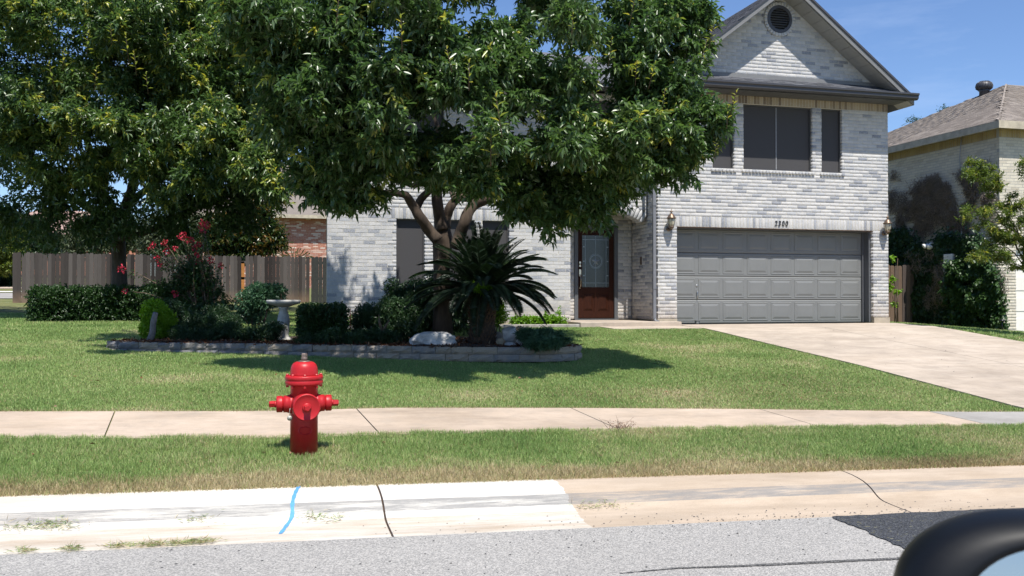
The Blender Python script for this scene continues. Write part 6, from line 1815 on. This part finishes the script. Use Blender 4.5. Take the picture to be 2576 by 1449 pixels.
def bg_tree(base, label, blobs, mat, n, L, Wl, seed, tone=.1, k=8, spread=.3, gap=.2, tr=.14):
    t_ = thing("tree", base, label, "tree"); B = np.array(blobs); cc = B[:, :3].mean(0)
    mb = MB(); mb.tube([base, Vector((base.x, base.y, base.z + (cc[2] - base.z) * .6)), Vector(cc)], [tr, tr * .8, tr * .3], 8); mb.build("trunk", M['bark_grey'], t_)
    crown("crown", t_, mat, blobs, n, k, L, Wl, spread, tone, tuple(cc), .7, gap, .2, seed); return t_
def gp_(px, Y, dz=0): p = atY(px, 700, Y); return Vector((p.x, Y, gz(p.x, Y) + dz))
def blY(px, py, Y, r, rz_=None): p = atY(px, py, Y); return (p.x, p.y, p.z, r, r * .8, rz_ or r * .8)
bg_tree(gp_(250, 46), "grey-green oak beyond the fence left of the big trunk", [blY(200, 600, 46, .8), blY(240, 580, 46, 1.0), blY(275, 610, 46, .9), blY(310, 600, 46, .8), blY(185, 625, 46, .5), blY(340, 585, 46, .9), blY(225, 620, 46, .7)], M['leaf_grey'], 1500, .16, .07, 80, gap=.1)
bg_tree(gp_(420, 44), "grey-green tree beyond the fence behind the crepe myrtle", [blY(400, 600, 44, .8), blY(440, 590, 44, 1.0), blY(480, 610, 44, .8), blY(380, 630, 44, .5), blY(500, 580, 44, .8), blY(430, 570, 44, .9), blY(455, 630, 44, .7)], M['leaf_grey'], 1700, .16, .07, 81, gap=.1)
bg_tree(gp_(600, 40), "glossy magnolia with brown leaf undersides behind the fence", [blY(540, 610, 40, .6), blY(580, 590, 40, .9), blY(620, 600, 40, .8), blY(650, 610, 40, .7), blY(600, 630, 40, .7), blY(660, 560, 40, .6), blY(690, 590, 40, .45), blY(560, 570, 40, .8), blY(700, 615, 40, .35), blY(640, 530, 40, .8)], M['leaf_magnolia'], 2300, .17, .08, 82, tone=.25, gap=.05)
bg_tree(gp_(-20, 50), "lime green tree past the end of the fence beside the side street", [blY(-10, 600, 50, 1.2), blY(20, 620, 50, .8), blY(0, 660, 50, .8), blY(35, 650, 50, .6), blY(-40, 640, 50, 1.2), blY(30, 590, 50, .7)], M['leaf_yellow'], 2200, .15, .08, 83, tone=.3)
shrub("dark_bush", gp_(0, 52), [blY(0, 700, 52, .8), blY(25, 698, 52, .5), blY(-30, 695, 52, .9), blY(15, 680, 53, .6)], M['leaf_dark'], "dark bush under the lime green tree by the side street", "bush", 900, 8, .14, .06, .2, .1, .8, seed=84, stems=0)
bg_tree(gp_(100, 60), "dark tree far beyond the left end of the fence", [blY(80, 600, 60, 1.6), blY(120, 610, 60, .9), blY(40, 590, 60, 1.6), blY(140, 625, 60, .5)], M['leaf_dark'], 1500, .2, .08, 85)
# palm tips above the fence by the orange post
pc = atY(738, 640, 38)
pt = thing("small_palm", Vector((pc.x, 38, gz(pc.x, 38))), "tips of a small palm rising above the fence near the orange post", "palm")
P, D, L2 = [], [], []
mb = MB(); mb.tube([pt.location, Vector((pc.x, 38, pc.z - .3))], .06, 8); mb.build("trunk", M['stem'], pt)
for k in range(14):
    a_ = R(20 + k * 10 + random.uniform(-4, 4)); c_ = Vector((pc.x, 38, pc.z - .3)); e = c_ + Vector((math.cos(a_) * .75, random.uniform(-.2, .2), math.sin(a_) * .5))
    for q in range(14):
        p = c_.lerp(e, .3 + q * .05); P.append(list(p)); dv = (e - c_).normalized() + Vector((random.gauss(0, .25), random.gauss(0, .3), random.gauss(0, .25))); D.append(list(dv.normalized())); L2.append(.2)
build_leaves("frond", pt, M['leaf_yellow'], np.array(P), np.array(D), np.array(L2), .018, .2 * rng.random(len(P)))
# twiggy tree tops behind the tan roof
for (px, py, lab) in ((2292, 297, "sparse treetop showing above the left end of the tan roof"), (2368, 268, "tiny treetop behind the tan roof left of the vent pipe")):
    p = atY(px, py, 48); bg_tree(Vector((p.x, 48, gz(p.x, 48))), lab, [(p.x, 48, p.z - .2, .35, .3, .25), (p.x + .3, 48, p.z - .1, .2, .2, .12), (p.x, 48, p.z - 1.2, .6, .5, .7)], M['leaf_hedge'], 130, .11, .045, 86, gap=0, k=5, tr=.08)

# ------------------------------------------------------------------ wing mirror of the car the picture is taken from
mc = atD(2712, 1592, .70)
mir = thing("wing_mirror", mc, "blurred black car wing mirror in the bottom right corner", "car mirror")
fwd = Vector((_f.x, _f.y, 0)).normalized(); rt = _r.copy(); upv = Vector((0, 0, 1))
yaw_m = R(-8)
ax_r = (rt * math.cos(yaw_m) + fwd * math.sin(yaw_m)); ax_f = (fwd * math.cos(yaw_m) - rt * math.sin(yaw_m))
def mirror_ring(a_, b_, dep, ex=2.6, n=56, cy=0):
    out = []
    for k in range(n):
        th = 2 * math.pi * k / n; c_, s_ = math.cos(th), math.sin(th)
        x = a_ * abs(c_) ** (2 / ex) * (1 if c_ >= 0 else -1); y = b_ * abs(s_) ** (2 / ex) * (1 if s_ >= 0 else -1)
        out.append(mc + ax_r * x + upv * (y + cy) + ax_f * (dep + y * .20))
    return out
A_, B_m = .126, .083
prof = [(.655, .745, .020), (.665, .757, -.002), (.69, .785, -.006), (.74, .83, -.007), (.86, .905, -.002), (.94, .955, .004), (.985, .985, .013), (1.0, 1.0, .024), (.995, .99, .038), (.95, .93, .062), (.80, .78, .085), (.5, .48, .100), (.15, .15, .105)]
v, f = [], []; n = 56
for a_, b_, d_ in prof: v += mirror_ring(A_ * a_, B_m * b_, d_, 2.35 if a_ > .9 else 2.2)
for i in range(len(prof) - 1):
    for k in range(n): f.append((i * n + k, i * n + (k + 1) % n, (i + 1) * n + (k + 1) % n, (i + 1) * n + k))
f.append(tuple(range((len(prof) - 1) * n, len(prof) * n)))
mb = MB(); mb.add(v, f, smooth=True); mb.build("housing", simple('black_paint', (.004, .005, .007), .50, .1, 20, spec=.22), mir)
mg = NT('mirror_glass'); mg.color((.66, .60, .53)); mg.rough(.16, .5, 1.0)
q = mirror_ring(A_ * .65, B_m * .74, .012, 2.2); mb = MB(); mb.add(q, [tuple(range(n))]); mb.build("mirror_glass", mg.m, mir)
mb = MB(); b0 = mc + ax_r * .10 - upv * .05 + ax_f * .04
mb.tube([b0, b0 + ax_r * .08 - upv * .06, b0 + ax_r * .16 - upv * .10 - ax_f * .05], [.035, .03, .04], 12); mb.build("mounting_arm", M['black'], mir)

# ------------------------------------------------------------------ one object for each uncountable mass of a thing
def merge_stuff():
    groups = {}
    for o in list(bpy.data.objects):
        if o.type == 'MESH' and o.get("kind") == "stuff" and len(o.data.materials) == 1 and o.matrix_basis == Matrix.Identity(4) and not o.modifiers:
            k = len(o.data.polygons[0].vertices) if len(o.data.polygons) else 0
            if k == 0 or len(o.data.loops) != k * len(o.data.polygons): continue
            groups.setdefault((o.name.split(".")[0], o.parent.name if o.parent else "", o.data.materials[0].name, k), []).append(o)
    for (name, par, mat, k), obs in groups.items():
        if len(obs) < 2: continue
        Vs, Fs, T, Dr, base = [], [], [], [], 0
        for o in obs:
            me = o.data; n, m = len(me.vertices), len(me.polygons)
            v = np.empty(n * 3, np.float32); me.vertices.foreach_get("co", v); f = np.empty(m * k, np.int32); me.loops.foreach_get("vertex_index", f)
            Vs.append(v.reshape(-1, 3)); Fs.append(f.reshape(-1, k) + base); base += n
            for nm, lst in (("tone", T), ("dry", Dr)):
                a_ = np.zeros(m, np.float32)
                if nm in me.attributes: me.attributes[nm].data.foreach_get("value", a_)
                lst.append(a_)
        first = obs[0]
        first.data = np_mesh(name, np.concatenate(Vs), np.concatenate(Fs), bpy.data.materials[mat], np.concatenate(T), extra=np.concatenate(Dr))
        for o in obs[1:]: bpy.data.objects.remove(o)
merge_stuff()
